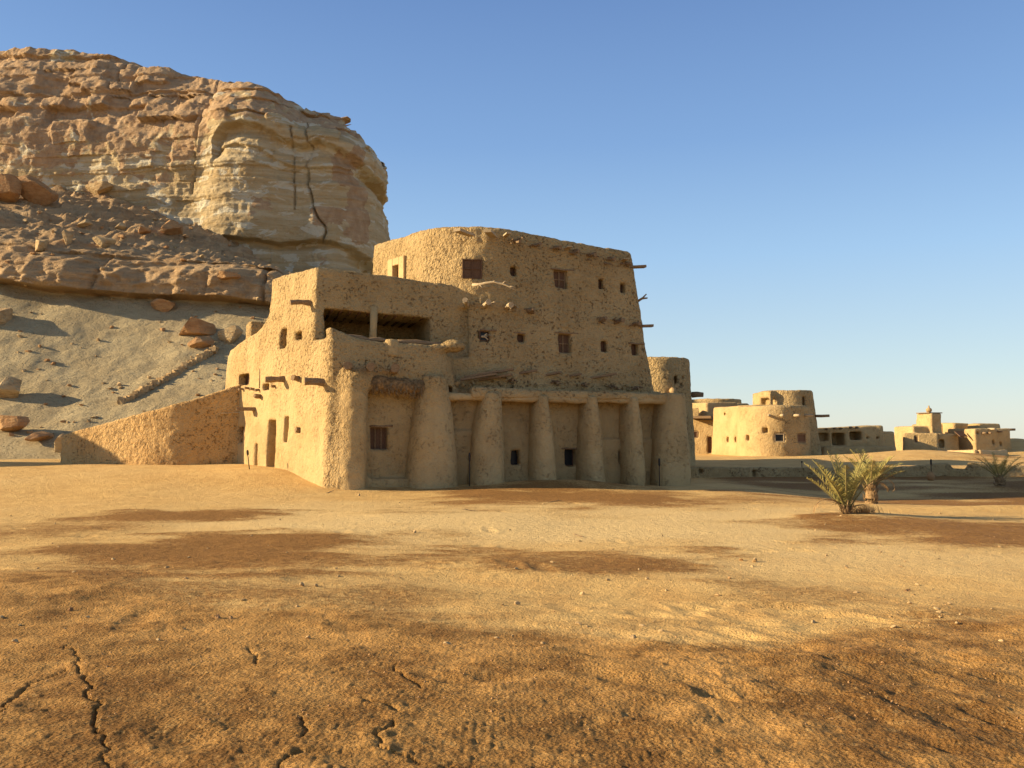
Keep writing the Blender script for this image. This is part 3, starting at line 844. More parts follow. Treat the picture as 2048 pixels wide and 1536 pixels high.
# raised and hollowed outline of the left end: cut the high block where it steps down
def sweep(x, y, z):
    s = (x - LW.A[0]) * LW.t[0] + (y - LW.A[1]) * LW.t[1]        # 0 at the far end, grows towards the corner
    prof = np.interp(s, [-2, 0.0, 0.6, 1.6, 2.6, 3.3, 3.75, 3.95, 4.05, 20], [6.0, 6.1, 6.25, 6.45, 6.62, 6.85, 7.3, 8.2, 12, 12])
    return (prof - z) * 0.6
vol.add(solid([LW, PF.off(-0.6), Wall((-8.2, 34.8), (-10.2, 39.5), 0), BACKL], 6.75, corner=[0, 0.1, 0.1, 0.1], rt=0.12), (-14.2, 30.8, 0), (-7, 44, 7.4))
vol.cut(sweep, (-14.2, 33, 5.4), (-6.0, 48, 11), 0.12)
# block standing behind the left end
vol.add(solid([Wall((-13.6, 44.2), (-13.2, 43.4), 0.02), Wall((-13.2, 43.4), (-10.0, 44.6), 0.02), Wall((-10.0, 44.6), (-11, 47), 0), Wall((-11, 47), (-13.6, 45), 0)], float(at(505, 643, 44.0)[2]), rt=0.08), (-14.2, 42.5, -.6), (-9, 47.5, 8))
# recessed wall behind the columns and the flat shelf above them
shz = ptop(FR.hit(900, 771), FR.hit(1372, 788), 0.0)
vol.add(solid([Wall((-6.5, 33.0), (-6.45, 32.3), 0), RC, Wall((6.75, 36.2), (6.55, 39.5), 0.06), Wall((6.4, 39.5), (-6.3, 36), 0)], 3.93, corner=[0, .1, .25, .1], rt=0.1), (-7, 31, -.6), (8.3, 40, 5))
# the lintel band itself
vol.add(solid([Wall((-1.55, 33.6), (-1.5, 33.3), 0), FR.off(-0.16), Wall((6.9, 36.0), (6.75, 38.5), 0.05), Wall((6.6, 37.9), (-2, 35.2), 0)], shz, corner=[0, .1, .2, .1], rt=0.12, bot=3.56), (-2.4, 32.5, 3.2), (8.3, 39, 4.6), 0.05)
# hollow out the bays beneath the shelf and beneath the palm trunk
def bays(x, y, z):
    s_ = (x - FR.A[0]) * FR.t[0] + (y - FR.A[1]) * FR.t[1] + 0 * z
    top = np.where(s_ < 4.6, 3.98, 3.52)
    return np.maximum(np.maximum(np.maximum(-RC.sd(x, y, z), z - top), 0.95 - s_), RC.off(2.5).sd(x, y, z))
vol.cut(bays, (-6.5, 30.8, -.6), (8.3, 38.5, 4.4), 0.05)
# step half way up the recesses, and a plinth in the first bay
for (x0, x1, y) in ((900, 952, 860), (1196, 1258, 876), (1290, 1340, 877)):
    c, hs, hz = RC.rect(x0 - 6, y, x1 + 6, 985)
    fn, lo, hi = rbox(c, RC.t, RC.o, hs, hz, -0.4, 0.10, 0.05)
    vol.add(fn, lo, hi, 0.05)
c, hs, hz = RC.rect(688, 957, 836, 1000)
fn, lo, hi = rbox(c, RC.t, RC.o, hs, hz, -0.4, 0.42, 0.06)
vol.add(fn, lo, hi, 0.05)
# corner pier: a tapered, rounded mass
def cone(base, top, rb, rt_, zt):
    base, top = np.array(base, float), np.array(top, float)
    def fn(x, y, z):
        f = np.clip((z + 0.5) / (zt + 0.5), 0, 1.1)
        cx, cy = base[0] + (top[0] - base[0]) * f, base[1] + (top[1] - base[1]) * f
        rr = rb + (rt_ - rb) * f
        d = np.sqrt((x - cx) ** 2 + (y - cy) ** 2) - rr
        return rmax(d, z - zt + 0 * x, 0.12)
    R = max(rb, rt_) + 0.4
    lo = np.array([min(base[0], top[0]) - R, min(base[1], top[1]) - R, -.6]); hi = np.array([max(base[0], top[0]) + R, max(base[1], top[1]) + R, zt + .4])
    return fn, lo, hi
zp = float(FR.hit(686, 748)[2])
fn, lo, hi = cone((-5.96, 32.44), (-5.80, 32.66), 0.53, 0.40, zp)
vol.add(fn, lo, hi, 0.55)
# slight swelling of the left wall's foot
# parapet lumps against the tower and mid-way
for (px, py, rr, hz_) in ((905, 692, 0.50, 0.24), (872, 698, 0.4, 0.15)):
    c = PF.hit(px, py, -0.22)
    def blob(x, y, z, c=c, rr=rr, hz_=hz_):
        return (np.sqrt(((x - c[0]) / rr) ** 2 + ((y - c[1]) / (rr * .8)) ** 2 + ((z - c[2]) / hz_) ** 2) - 1) * hz_
    vol.add(blob, c - 1, c + 1, 0.10)
# openings -----------------------------------------------------------
# loggia behind the parapet
c, hs, hz = PV.rect(650, 617, 862, 700)
lo_top = PV.hit(650, 617)[2]; lo_top2 = PV.hit(862, 636)[2]
fn, lo, hi = rbox(c, PV.t, PV.o, hs, hz, -3.4, 0.5, 0.03)
tp = ptop(PV.hit(650, 617), PV.hit(862, 636))
vol.cut(lambda x, y, z: np.maximum(fn(x, y, z), (x - tp[0][0]) * tp[1][0] + (y - tp[0][1]) * tp[1][1] + (z - tp[0][2]) * tp[1][2]), lo, hi, 0.03)
# walkway between parapet and pavilion
c2 = PF.hit(775, 720, -0.85)
fn2, lo, hi = rbox((c2[0], c2[1], c2[2] + 1.2), PF.t, PF.o, 3.3, 1.0, -0.5, 0.48, 0.03)
vol.cut(lambda x, y, z: np.maximum(np.maximum(fn2(x, y, z), PV.off(-0.02).sd(x, y, z) * -1), LW.off(-0.42).sd(x, y, z)), lo, hi, 0.03)
WIN = {}
def win(key, wall, x0, y0, x1, y1, depth=0.42):
    WIN[key] = (wall,) + opening(vol, wall, x0, y0, x1, y1, depth)
# the plane of the rounded corner, used only for the big upper window there
TC = Wall(TF.hit(905, 560)[:2], TF.hit(905, 560)[:2] + np.array([math.cos(math.radians(8)), math.sin(math.radians(8))]), 0.0)
TC.A[:2] -= TC.o[:2] * 0.30
win('a', TC, 926, 515, 966, 554, 0.55)
win('b', TF, 1020, 532, 1035, 553); win('c', TF, 1110, 540, 1135, 576); win('d', TF, 1197, 557, 1209, 579); win('e', TF, 1240, 565, 1252, 586)
win('f', TF, 964, 661, 983, 681); win('g', TF, 1035, 667, 1052, 684); win('h', TF, 1118, 667, 1143, 706); win('i', TF, 1201, 682, 1215, 704); win('j', TF, 1265, 688, 1277, 709)
win('k', RC, 740, 854, 776, 900); win('l', RC.off(0.0), 1021, 898, 1041, 931); win('m', RC, 1132, 898, 1152, 932); win('n', RC, 1236, 900, 1250, 928)
win('o', LW, 471, 853, 490, 886); win('p', LW, 478, 749, 498, 769)
SLOTS = []
for (x0, y0, x1, y1, dp) in ((560, 657, 574, 697, .6), (590, 663, 604, 681, .5), (527, 768, 541, 780, .5), (537, 840, 552, 937, .7), (570, 834, 578, 886, .5), (512, 886, 518, 946, .35), (593, 856, 603, 865, .3)):
    SLOTS.append((dp,) + opening(vol, LW, x0, y0, x1, y1, dp, 0.05))
# doorway high on the tower's left flank
win('q', TL, 788, 531, 800, 560, 0.8)
def rough_of(x, y, z):
    front_low = sstep(4.1, 3.6, z) * (RC.off(1.6).sd(x, y, z * 0) < 0)
    lit = (LW.sd(x, y, z) > -0.25)
    r = 0.95 - 0.65 * sstep(3.9, 3.5, z) * 1.0
    lr = 0.18 + 0.62 * sstep(2.0, 6.5, z + 0.35 * ((x - LW.A[0]) * LW.t[0] + (y - LW.A[1]) * LW.t[1]) - 2.4)
    lr = np.maximum(lr, 0.85 * sstep(9.1, 9.9, (x - LW.A[0]) * LW.t[0] + (y - LW.A[1]) * LW.t[1]))
    return np.where(lit & (TL.sd(x, y, z) > 0.15), lr, r)
walls = vol.mesh("walls", M['adobe'], LODGE, amp=0.048, size=0.24, big=0.07, bigs=1.5, rough=rough_of)
del vol

# rear wing, standing behind the tower
v = Vol((-6.5, 43, -.6), (5.6, 57.5, 7.2), 0.14)
v.add(solid([Wall((-5.5, 56), (-5.3, 43.6), 0.03), Wall((-5.3, 43.6), (4.4, 43.9), 0.03), Wall((4.4, 43.9), (5.0, 55.4), 0.06), Wall((5.0, 55.4), (-5.5, 55), 0.03)], 5.6, r=0.3, rt=0.2))
v.mesh("rear_wing", M['adobe_rough'], LODGE, amp=0.03)

# the columns: flattened tapering buttresses
def column(x0b, x1b, yb, x0t, x1t, yt, dep=1.0):
    pb0, pb1, pt0, pt1 = FR.hit(x0b, yb), FR.hit(x1b, yb), FR.hit(x0t, yt), FR.hit(x1t, yt)
    zt = float((pt0[2] + pt1[2]) / 2)
    sb = [((q - FR.A) @ FR.t) for q in (pb0, pb1, pt0, pt1)]
    cb, wb = (sb[0] + sb[1]) / 2, abs(sb[1] - sb[0]) / 2 * 1.22
    ct, wt = (sb[2] + sb[3]) / 2, abs(sb[3] - sb[2]) / 2 * 1.20
    zb = -0.4
    c0 = FR.A + FR.t * cb
    def fn(x, y, z):
        f = np.clip((z - zb) / (zt - zb), 0, 1.05)
        f2 = f + 0.16 * np.sin(np.pi * f) * -1.0
        s_ = (x - FR.A[0]) * FR.t[0] + (y - FR.A[1]) * FR.t[1]
        w_ = (x - FR.A[0]) * FR.o[0] + (y - FR.A[1]) * FR.o[1] + 0.95
        cc = cb + (ct - cb) * f2; ww = wb + (wt - wb) * f2
        dd = 0.95 + (0.26 - 0.36 * f)
        q = ((np.abs(s_ - cc) / ww) ** 2.6 + (np.abs(w_) / dd) ** 2.6) ** (1 / 2.6)
        d = (q - 1) * np.minimum(ww, dd)
        d = rmax(d, z - zt + 0 * x, 0.10)
        return np.maximum(d, -w_ - 0.5 + 0 * z)
    lo = np.minimum(pb0, pb1) - 1.6; hi = np.maximum(pb0, pb1) + 1.6
    v = Vol((lo[0], lo[1], -.5), (hi[0], hi[1] + 0.5, zt + .3), 0.06)
    v.add(fn)
    v.mesh("column", M['adobe'], LODGE, amp=0.030, size=0.24, big=0.06, bigs=1.1, rough=lambda x, y, z: 0.38 + 0.3 * sstep(2.6, 4.2, z), seed=int(x0b))
column(828, 916, 977, 853, 896, 750)
column(950, 1011, 968, 974, 1005, 783)
column(1076, 1116, 962, 1080, 1101, 788)
column(1176, 1215, 970, 1177, 1198, 790)
column(1263, 1294, 972, 1261, 1281, 792)
column(1326, 1386, 975, 1338, 1374, 786)
# mud-covered logs over the recesses
for (x0, x1, y0, y1) in ((898, 986, 776, 798), (1000, 1090, 779, 801), (1097, 1184, 781, 803), (1192, 1266, 783, 804), (1276, 1346, 785, 805)):
    a, b = FR.hit(x0, y1 - 5, -0.34), FR.hit(x1, y1 - 3, -0.34)
    v = Vol(np.minimum(a, b) - .6, np.maximum(a, b) + .6, 0.05)
    d = b - a; L2 = float(d @ d)
    def fn(x, y, z):
        t = np.clip(((x - a[0]) * d[0] + (y - a[1]) * d[1] + (z - a[2]) * d[2]) / L2, 0, 1)
        return np.sqrt((x - a[0] - t * d[0]) ** 2 + (y - a[1] - t * d[1]) ** 2 + (z - a[2] - t * d[2]) ** 2) - 0.15
    v.add(fn)
    v.mesh("lintel", M['adobe_smooth'], LODGE, amp=0.03, size=0.2, big=0.05, bigs=0.8, seed=int(x0))

# shaggy palm-trunk lintel of the first bay, made of overlapping bark scales
mb = MB()
a, b = FR.hit(692, 756, -0.42), FR.hit(856, 774, -0.42)
pts = [a + (b - a) * t + np.array([0, 0, -0.06 * math.sin(math.pi * t)]) for t in np.linspace(0, 1, 16)]
mb.tube(pts, [0.27 + 0.03 * math.sin(i * 1.3) for i in range(16)], 12, 0.10)
rd = random.Random(4)
for i in range(420):
    t = rd.random(); th = rd.uniform(-2.3, 1.2)
    c = a + (b - a) * t
    rdir = FR.o * math.cos(th) + np.array([0, 0, 1.0]) * math.sin(th)
    p0 = c + rdir * 0.25; L = rd.uniform(0.10, 0.24)
    tip = p0 + rdir * L * 0.55 + np.array([0, 0, -L * 0.8]) + FR.t * rd.uniform(-.08, .08)
    wv = FR.t * rd.uniform(0.018, 0.04)
    mb.add([p0 - wv, p0 + wv, tip + wv * .3, tip - wv * .3 + rdir * 0.012], [(0, 1, 2, 3)])
mb.build("palm_trunk_lintel", M['palm_log'], LODGE, smooth=True)

# loggia: post, roof beams inside, rail logs, low pillar
mb = MB()
p = PV.hit(748, 626); q = PV.hit(744, 690)
mb.tube([(p[0] + PV.o[0] * -.2, p[1] + .06, q[2] - .3), (p[0] - .03, p[1] + .06, (p[2] + q[2]) / 2), (p[0], p[1] + .06, p[2] + .25)], [0.16, 0.13, 0.15], 10, 0.12)
mb.build("loggia_post", M['adobe_smooth'], LODGE, smooth=True)
for (x0, y0, x1, y1, d, rr) in ((676, 670, 738, 680, -0.25, 0.10), (700, 676, 778, 683, -0.30, 0.085), (790, 682, 905, 692, -0.25, 0.10), (800, 690, 888, 690, -0.35, 0.08)):
    a, b = PF.hit(x0, y0, d), PF.hit(x1, y1, d)
    mb = MB()
    k = 9
    mb.tube([a + (b - a) * t + np.array([0, 0, 0.03 * math.sin(7 * t + x0)]) for t in np.linspace(0, 1, k)], [rr * (1 + 0.16 * math.sin(5 * t + x0)) for t in range(k)], 9, 0.12)
    mb.build("rail_log", M['wood'], LODGE, smooth=True)
v_c = PF.hit(783, 690, -0.22)
v = Vol(v_c - .9, v_c + .9, 0.05)
v.add(lambda x, y, z: rmax(np.sqrt((x - v_c[0]) ** 2 + ((y - v_c[1])) ** 2) - (0.36 - 0.12 * (z - v_c[2] + .3)), np.abs(z - v_c[2] + .12) - 0.34, 0.14))
v.mesh("parapet_stub", M['adobe_smooth'], LODGE, amp=0.03, size=0.2, big=0.04, bigs=.5)
for i in range(11):
    mb = MB()
    t = 0.05 + i * 0.09
    a = PV.hit(655, 621) * (1 - t) + PV.hit(858, 639) * t
    a = a - PV.o * 0.15 + np.array([0, 0, 0.10])
    mb.tube([a, a - PV.o * 3.2], 0.07, 7, 0.1)
    mb.build("ceiling_pole", M['wood_dark'], LODGE, smooth=True)

# ------------------------------------------------------------------ windows
def ax3(wall): return (wall.t, wall.o, np.array([0, 0, 1.0]))
def window(key, cols=2, rows=2, mat='wood_dark', set_back=0.20, shut=True, lint=True, frame=0.05, pane='wood_dark'):
    wall, c, hs, hz = WIN[key]
    A = ax3(wall)
    c = c - wall.o * (set_back + 0.0)
    mb = MB()
    e = frame
    for sgn in (-1, 1):
        mb.box(c + A[0] * sgn * (hs - e / 2), A, (e / 2, 0.04, hz))
        mb.box(c + A[2] * sgn * (hz - e / 2), A, (hs - e - 0.002, 0.038, e / 2))
    for i in range(1, cols):
        mb.box(c + A[0] * (-hs + 2 * hs * i / cols), A, (e * 0.42, 0.034, hz - e - 0.002))
    wf = mb.build("window", M[mat], LODGE)
    for j in range(1, rows):
        pass
    mb = MB()
    for j in range(1, rows):
        z = -hz + 2 * hz * j / rows
        w_ = (hs - e) / 1.0
        for i in range(cols):
            x0 = -hs + 2 * hs * i / cols; x1 = -hs + 2 * hs * (i + 1) / cols
            mb.box(c + A[0] * (x0 + x1) / 2 + A[2] * z, A, ((x1 - x0) / 2 - e * 0.45, 0.030, e * 0.4))
    if rows > 1: mb.build("glazing_bar", M[mat], wf)
    mb = MB()
    mb.box(c - A[1] * 0.025, A, (hs - e * 0.5, 0.01, hz - e * 0.5), bev=0.002)
    mb.build("pane", M[pane], wf)
    return wf

def lintel_plank(key, ext=0.25, th=0.035, mat='wood'):
    wall, c, hs, hz = WIN[key]
    mb = MB()
    k = 6
    up = c + np.array([0, 0, hz + th * 0.6]) - wall.o * 0.03
    L = hs + ext
    mb.tube([up + wall.t * (L * (2 * t - 1) + 0.08) + np.array([0, 0, 0.012 * math.sin(9 * t)]) for t in np.linspace(0, 1, k)], [th * (1 + .15 * math.sin(3 * i)) for i in range(k)], 8, 0.15)
    mb.build("window_lintel", M[mat], LODGE, smooth=True)

window('a', 2, 2, set_back=0.36); window('c', 2, 2, set_back=0.24, mat='wood'); window('h', 2, 2, set_back=0.24, mat='wood')
for kx in 'bdegij': window(kx, 1, 2 if kx in 'b' else 1, set_back=0.28, frame=0.04)
window('f', 1, 1, set_back=0.30, frame=0.04, pane='glass')
for kx in 'lmn': window(kx, 1, 1, set_back=0.34, frame=0.035, pane='glass')
window('k', 3, 1, set_back=0.26, mat='wood', pane='wood_dark')
window('o', 1, 2, set_back=0.30, mat='wood_dark'); window('p', 1, 1, set_back=0.34, mat='wood_dark')
window('q', 1, 1, set_back=0.5, mat='wood_dark', pane='glass')
for kx in 'cghjml': lintel_plank(kx)
lintel_plank('k', 0.10, 0.05, 'wood'); lintel_plank('f', 0.15); lintel_plank('d', 0.35, 0.02)
for (dp, c, hs, hz) in SLOTS:          # dark sheets added deep inside to stand for the slots' shade
    mb = MB(); mb.box(c - LW.o * (dp - 0.06), ax3(LW), (hs + .03, .03, hz + .03)); mb.build("slot_shade", M['wood_dark'], LODGE)
# pale plaster surround of the high doorway
wall, c, hs, hz = WIN['q']
mb = MB(); A = ax3(wall)
for sgn in (-1, 1): mb.box(c + A[0] * sgn * (hs + 0.22) + A[1] * -0.04, A, (0.22, 0.13, hz + 0.32))
mb.box(c + A[2] * (hz + 0.16) + A[1] * -0.04, A, (hs - 0.002, 0.128, 0.16))
mb.build("door_surround", M['adobe_pale'], LODGE)

# ------------------------------------------------------------------ beams that stick out of the walls
def beam(wall, px, py, L=0.5, r=0.09, yaw=0.0, pitch=0.0, kind='log', mat='wood', sink=0.35, w=None):
    """yaw turns towards +t, pitch up; px, py is where it leaves the wall"""
    p = wall.hit(px, py)
    d = wall.o * math.cos(yaw) + wall.t * math.sin(yaw)
    d = d * math.cos(pitch) + np.array([0, 0, 1.0]) * math.sin(pitch)
    mb = MB()
    if kind == 'plank':
        s = np.cross(d, [0, 0, 1.0]); s /= np.linalg.norm(s); u = np.cross(s, d)
        mb.box(p + d * (L - sink) / 2, (d, s, u), ((L + sink) / 2, w or r * 1.6, r * 0.55), jit=0.008)
    else:
        k = 6
        mb.tube([p + d * (-sink + (L + sink) * t) + np.array([0, 0, 0.02 * math.sin(6 * t + px)]) for t in np.linspace(0, 1, k)],
                [r * (1 + 0.12 * math.sin(2.1 * i + px)) for i in range(k)], 9, 0.16)
        if kind == 'bundle':
            rr = random.Random(int(px * 7 + py))
            for _ in range(7):
                off = wall.t * rr.uniform(-.22, .22) + np.array([0, 0, rr.uniform(-.12, .10)])
                dd = d + wall.t * rr.uniform(-.5, .5) + np.array([0, 0, rr.uniform(-.5, .3)])
                mb.tube([p + off - d * 0.2, p + off + dd * L * rr.uniform(.35, .9)], [rr.uniform(.02, .05), rr.uniform(.01, .03)], 6, 0.2)
    return mb.build("projecting_beam", M[mat], LODGE, smooth=False)

def branch(wall, pix, ds, rads, forks=(), mat='wood_pale'):
    pts = [wall.hit(a, b, d) for (a, b), d in zip(pix, ds)]
    mb = MB(); mb.tube(pts, rads, 7, 0.12)
    for i, (px, py), d, r in forks:
        e = wall.hit(px, py, d)
        mid = (pts[i] + e) / 2 + np.array([0, 0, 0.02])
        mb.tube([pts[i], mid, e], [r, r * .85, r * .6], 6, 0.12)
    mb.build("projecting_branch", M[mat], LODGE, smooth=True)

# top row, under the parapet
beam(TC, 936, 468, 1.0, 0.10, -0.55, -0.05, 'plank', 'wood_pale', w=0.15)
beam(TC, 984, 470, 0.95, 0.10, -0.30, -0.05, 'plank', 'wood_pale', w=0.15)
beam(TF, 1010, 472, 0.60, 0.06, -0.15, 0, 'plank', 'wood_pale')
for (px, py) in ((1029, 484), (1070, 490), (1110, 496), (1146, 505), (1179, 511), (1217, 519), (1250, 527)):
    beam(TF, px, py, 0.42, 0.075, 0.15, -0.1, 'bundle')
beam(TF, 1134, 497, 0.4, 0.03, -0.15, 0.0, 'plank', 'wood_pale', w=0.12); beam(TF, 1246, 521, 0.4, 0.03, -0.15, 0.0, 'plank', 'wood_pale', w=0.12)
# middle rows
for i, (px, py) in enumerate(((932, 606), (971, 609), (1016, 614))):
    beam(TC if i == 0 else TF, px, py, 0.52, 0.105, -0.15, 0.05, 'bundle' if i else 'log', 'wood_pale')
beam(TF, 1056, 621, 0.45, 0.085, 0.1, 0, 'bundle')
for (px, py) in ((1201, 639), (1235, 643), (1268, 649)): beam(TF, px, py, 0.45, 0.085, 0.05, 0, 'bundle')
# a crooked bough below the corner window
branch(TF, [(946, 570), (958, 569), (973, 566), (988, 564), (1005, 568), (1018, 573), (1031, 581)], [0.0, 0.35, 0.6, 0.8, 1.0, 1.15, 1.3], [0.07, 0.06, 0.055, 0.05, 0.045, 0.035, 0.02],
       [(1, (965, 576), 0.5, .035), (3, (989, 562), 0.9, .03), (4, (1012, 562), 1.1, .03), (5, (1030, 575), 1.3, .025)])
branch(TF, [(975, 671), (968, 673), (964, 673)], [-.1, .5, .6], [0.05, .045, .04], [(1, (974, 667), .6, .03), (1, (976, 680), .6, .03), (0, (983, 671), .5, .03)])
# right end of the tower
beam(TR.off(0), 1268, 534, 0.55, 0.10, 0.15, 0.10, 'plank', 'wood', w=0.13)
tr_p = [at(1266, 610, 38.3), at(1276, 602, 38.2), at(1284, 597, 38.1), at(1295, 596, 38.0)]
mb = MB(); mb.tube(tr_p, [.07, .06, .05, .03], 7, .12); mb.tube([tr_p[2], at(1293, 588, 38.0)], [.04, .025], 6, .1); mb.build("projecting_branch", M['wood'], LODGE, smooth=True)
beam(TR, 1288, 652, 0.4, 0.09, 0.0, 0.05, 'plank', 'wood')
# tumbled planks and stubs above the shelf
for (px, py, L, yaw, mt) in ((938, 757, 1.1, 1.05, 'wood'), (946, 751, 1.0, 1.05, 'wood'), (983, 746, 0.9, 1.0, 'wood'), (976, 757, 0.95, 1.0, 'wood'), (990, 755, .7, 1.0, 'wood'), (1048, 745, .55, .9, 'wood'),
                             (1099, 749, .5, .7, 'wood'), (1142, 752, .45, .7, 'wood'), (1186, 755, 1.0, 1.05, 'wood')):
    beam(TF, px, py, L, 0.075, yaw, 0.16, 'plank', mt, w=0.10)
for (px, py) in ((1020, 760), (1110, 765), (1165, 768), (1225, 772), (1270, 776)): beam(TF, px, py, .28, .05, 0, -.1, 'bundle')
# three lit log ends over the palm lintel
for (px, py) in ((696, 734), (740, 736), (788, 741)): beam(PF, px, py, 0.95, 0.155, -0.12, 0.0, 'log', 'wood')
# the sunlit left wall
beam(LW, 571, 759, 0.8, 0.13, -0.25, 0.0, 'log'); beam(LW, 599, 757, 0.35, 0.11, 0.3, 0, 'log'); beam(LW, 650, 764, 0.75, 0.14, -0.35, 0, 'log')
beam(LW, 620, 606, 0.75, 0.10, -0.3, 0.0, 'log'); beam(LW, 522, 792, 0.35, 0.09, 0.3, 0, 'log'); beam(LW, 510, 818, 0.75, 0.14, -0.4, 0, 'plank', w=0.16)
beam(LW, 598, 860, 0.14, 0.10, 0, 0, 'log'); beam(LW, 552, 772, .22, .05, 0, 0, 'log'); beam(LW, 483, 826, .9, .03, -.2, 0, 'log', 'wood_pale')
for px, py in ((487, 779), (499, 777), (510, 778), (520, 780)): beam(LW, px, py, 0.22, 0.055, 0, 0, 'log')
mb = MB(); a, b = LW.hit(520, 737, .04), LW.hit(519, 776, .05); mb.tube([a, (a + b) / 2, b], .03, 7, .1); mb.build("drain_pole", M['wood'], LODGE, smooth=True)
# rubble bedded in the joint above the shelf
rr = random.Random(9)
for i in range(30):
    mb = MB()
    px = rr.uniform(905, 1300); t = (px - 905) / 395
    p = TF.hit(px, rr.uniform(760, 776) + 12 * t, -0.02)
    s = rr.uniform(0.04, 0.11)
    u = np.array([rr.uniform(-1, 1), rr.uniform(-1, 1), rr.uniform(-1, 1)]); u /= np.linalg.norm(u)
    w_ = np.cross(u, [0.3, 0.5, 0.8]); w_ /= np.linalg.norm(w_)
    mb.box(p, (u, w_, np.cross(u, w_)), (s, s * rr.uniform(.5, .9), s * rr.uniform(.4, .8)), jit=s * .2)
    mb.build("bedded_stone", M['adobe_rough'], LODGE, smooth=True)
# ------------------------------------------------------------------ courtyard wall at the left
def line_sd(pts, half):
    """wall along plan points, half thickness, top heights per point"""
    P2 = [np.array(p[:2], float) for p in pts]; Z2 = [p[2] for p in pts]
    def fn(x, y, z):
        D = None; T = None
        for i in range(len(P2) - 1):
            a, d = P2[i], P2[i + 1] - P2[i]
            t = np.clip(((x - a[0]) * d[0] + (y - a[1]) * d[1]) / (d @ d), 0, 1)
            q = np.sqrt((x - a[0] - t * d[0]) ** 2 + (y - a[1] - t * d[1]) ** 2)
            zt = Z2[i] + (Z2[i + 1] - Z2[i]) * t
            if D is None: D, T = q, zt
            else:
                T = np.where(q < D, zt, T); D = np.minimum(D, q)
        return rmax(D - half - 0.05 * np.clip(T - z, 0, 3), z - T, 0.10)
    return fn

def bez(p0, p1, p2, n=9):
    return [tuple((1 - t) ** 2 * np.array(p0) + 2 * t * (1 - t) * np.array(p1) + t * t * np.array(p2)) for t in np.linspace(0, 1, n)]

cw = [(-20.0, 39.5, 2.17), (-18.0, 38.95, 2.62)] + bez((-16.2, 38.45, 3.05), (-15.0, 38.1, 3.38), (-14.0, 38.35, 3.66), 9) + [(-13.1, 38.7, 4.02), (-12.2, 39.1, 4.36)]
v = Vol((-20.8, 37.2, -.4), (-11.4, 40.6, 5.0), 0.07)
v.add(line_sd(cw, 0.24))
M['adobe_court'] = adobe("ochre_mud_plaster", 0.75, (0.62, 0.41, 0.18), (0.52, 0.325, 0.135))
o = v.mesh("courtyard_wall", M['adobe_court'], None, loc=(-15.5, 37.2, 0.6), amp=0.042, size=0.2, big=0.05, bigs=1.2)
setp(o, "curved rough mud wall rising from left towards the tall lodge", "wall")

# ------------------------------------------------------------------ the settlement on the right
def prism(pts, top, **kw):
    """pts counter-clockwise in plan"""
    ws = [Wall(pts[i], pts[(i + 1) % len(pts)], kw.get('b', 0.04)) for i in range(len(pts))]
    return ws, solid(ws, top, r=kw.get('r', 0.12), rt=kw.get('rt', 0.10))

def X(px, Y): return (px - 1024.0) / F * Y * 1.0
def Zp(py, Y): return CAMZ + (Y / ray(1024, py)[1]) * ray(1024, py)[2]

def small_window(wall, c, hs, hz, parent, back=0.14, mat='wood', pane='glass', name="window", frame=0.07):
    A = ax3(wall); mb = MB(); c = c - wall.o * back
    for s_ in (-1, 1):
        mb.box(c + A[0] * s_ * (hs - frame / 2), A, (frame / 2, 0.05, hz)); mb.box(c + A[2] * s_ * (hz - frame / 2), A, (hs - frame, 0.048, frame / 2))
    f = mb.build(name, M[mat], parent)
    mb = MB(); mb.box(c - A[1] * 0.03, A, (hs - frame * .6, 0.012, hz - frame * .6), bev=.002); mb.build("pane", M[pane], f)

def stub(wall, px, py, L, r, parent, mat='wood_pale', yaw=0.0):
    p = wall.hit(px, py); d = wall.o * math.cos(yaw) + wall.t * math.sin(yaw)
    mb = MB(); mb.tube([p - d * .3, p + d * L * .5, p + d * L], [r, r * 1.05, r * .9], 8, .1)
    mb.build("projecting_beam", M[mat], parent, smooth=True)

# round tower just behind the lodge
t1 = thing("round_tower", (8.5, 50, 0.5), "plain round mud tower rising just behind the right end of the tall lodge", "tower")
v = Vol((5.5, 47, -.4), (11.6, 53.2, 7.4), 0.1)
fn, lo, hi = cone((8.45, 50), (8.45, 50), 2.02, 1.68, Zp(713, 48.4)); v.add(fn)
tw = Wall((7.6, 48.05), (9.9, 48.6), 0.05)
for (a, b_, c_, d_) in ((1345, 752, 1351, 768), (1361, 752, 1365, 760), (1357, 766, 1361, 774)): opening(v, tw, a, b_, c_, d_, .5)
v.mesh("walls", M['adobe_rough'], t1, amp=0.04, size=0.25)
tr2 = Wall((10.2, 49.2), (10.4, 50.6), 0.05)
mb = MB(); p = np.array([10.2, 49.6, Zp(790, 49.6)]); mb.tube([p, p + np.array([.3, -.1, .02]), p + np.array([.62, -.2, .0])], [.16, .15, .12], 9, .15); mb.build("projecting_beam", M['wood'], t1, smooth=True)
mb = MB(); p = np.array([8.9, 48.4, Zp(783, 48.2)]); mb.tube([p + np.array([0, .3, 0.1]), p + np.array([-.05, -.35, .02]), p + np.array([-.1, -.75, -.08])], [.2, .19, .15], 9, .15); mb.build("projecting_beam", M['stone'], t1, smooth=True)

# round house with turret
t2 = thing("round_house", (19.2, 65, 0.7), "sunlit round mud house with a broken turret and small framed windows", "house")
v = Vol((13.2, 60.5, -.2), (24.6, 78.5, 6.4), 0.11)
fn, lo, hi = cone((19.25, 64.6), (19.25, 64.6), 2.68, 2.52, Zp(811, 62.2)); v.add(fn)
ws, fn = prism([(15.7, 69.6), (17.4, 62.9), (20, 64.5), (20, 70)], Zp(812, 66), r=.2); v.add(fn, k=.25); w_left = ws[0]
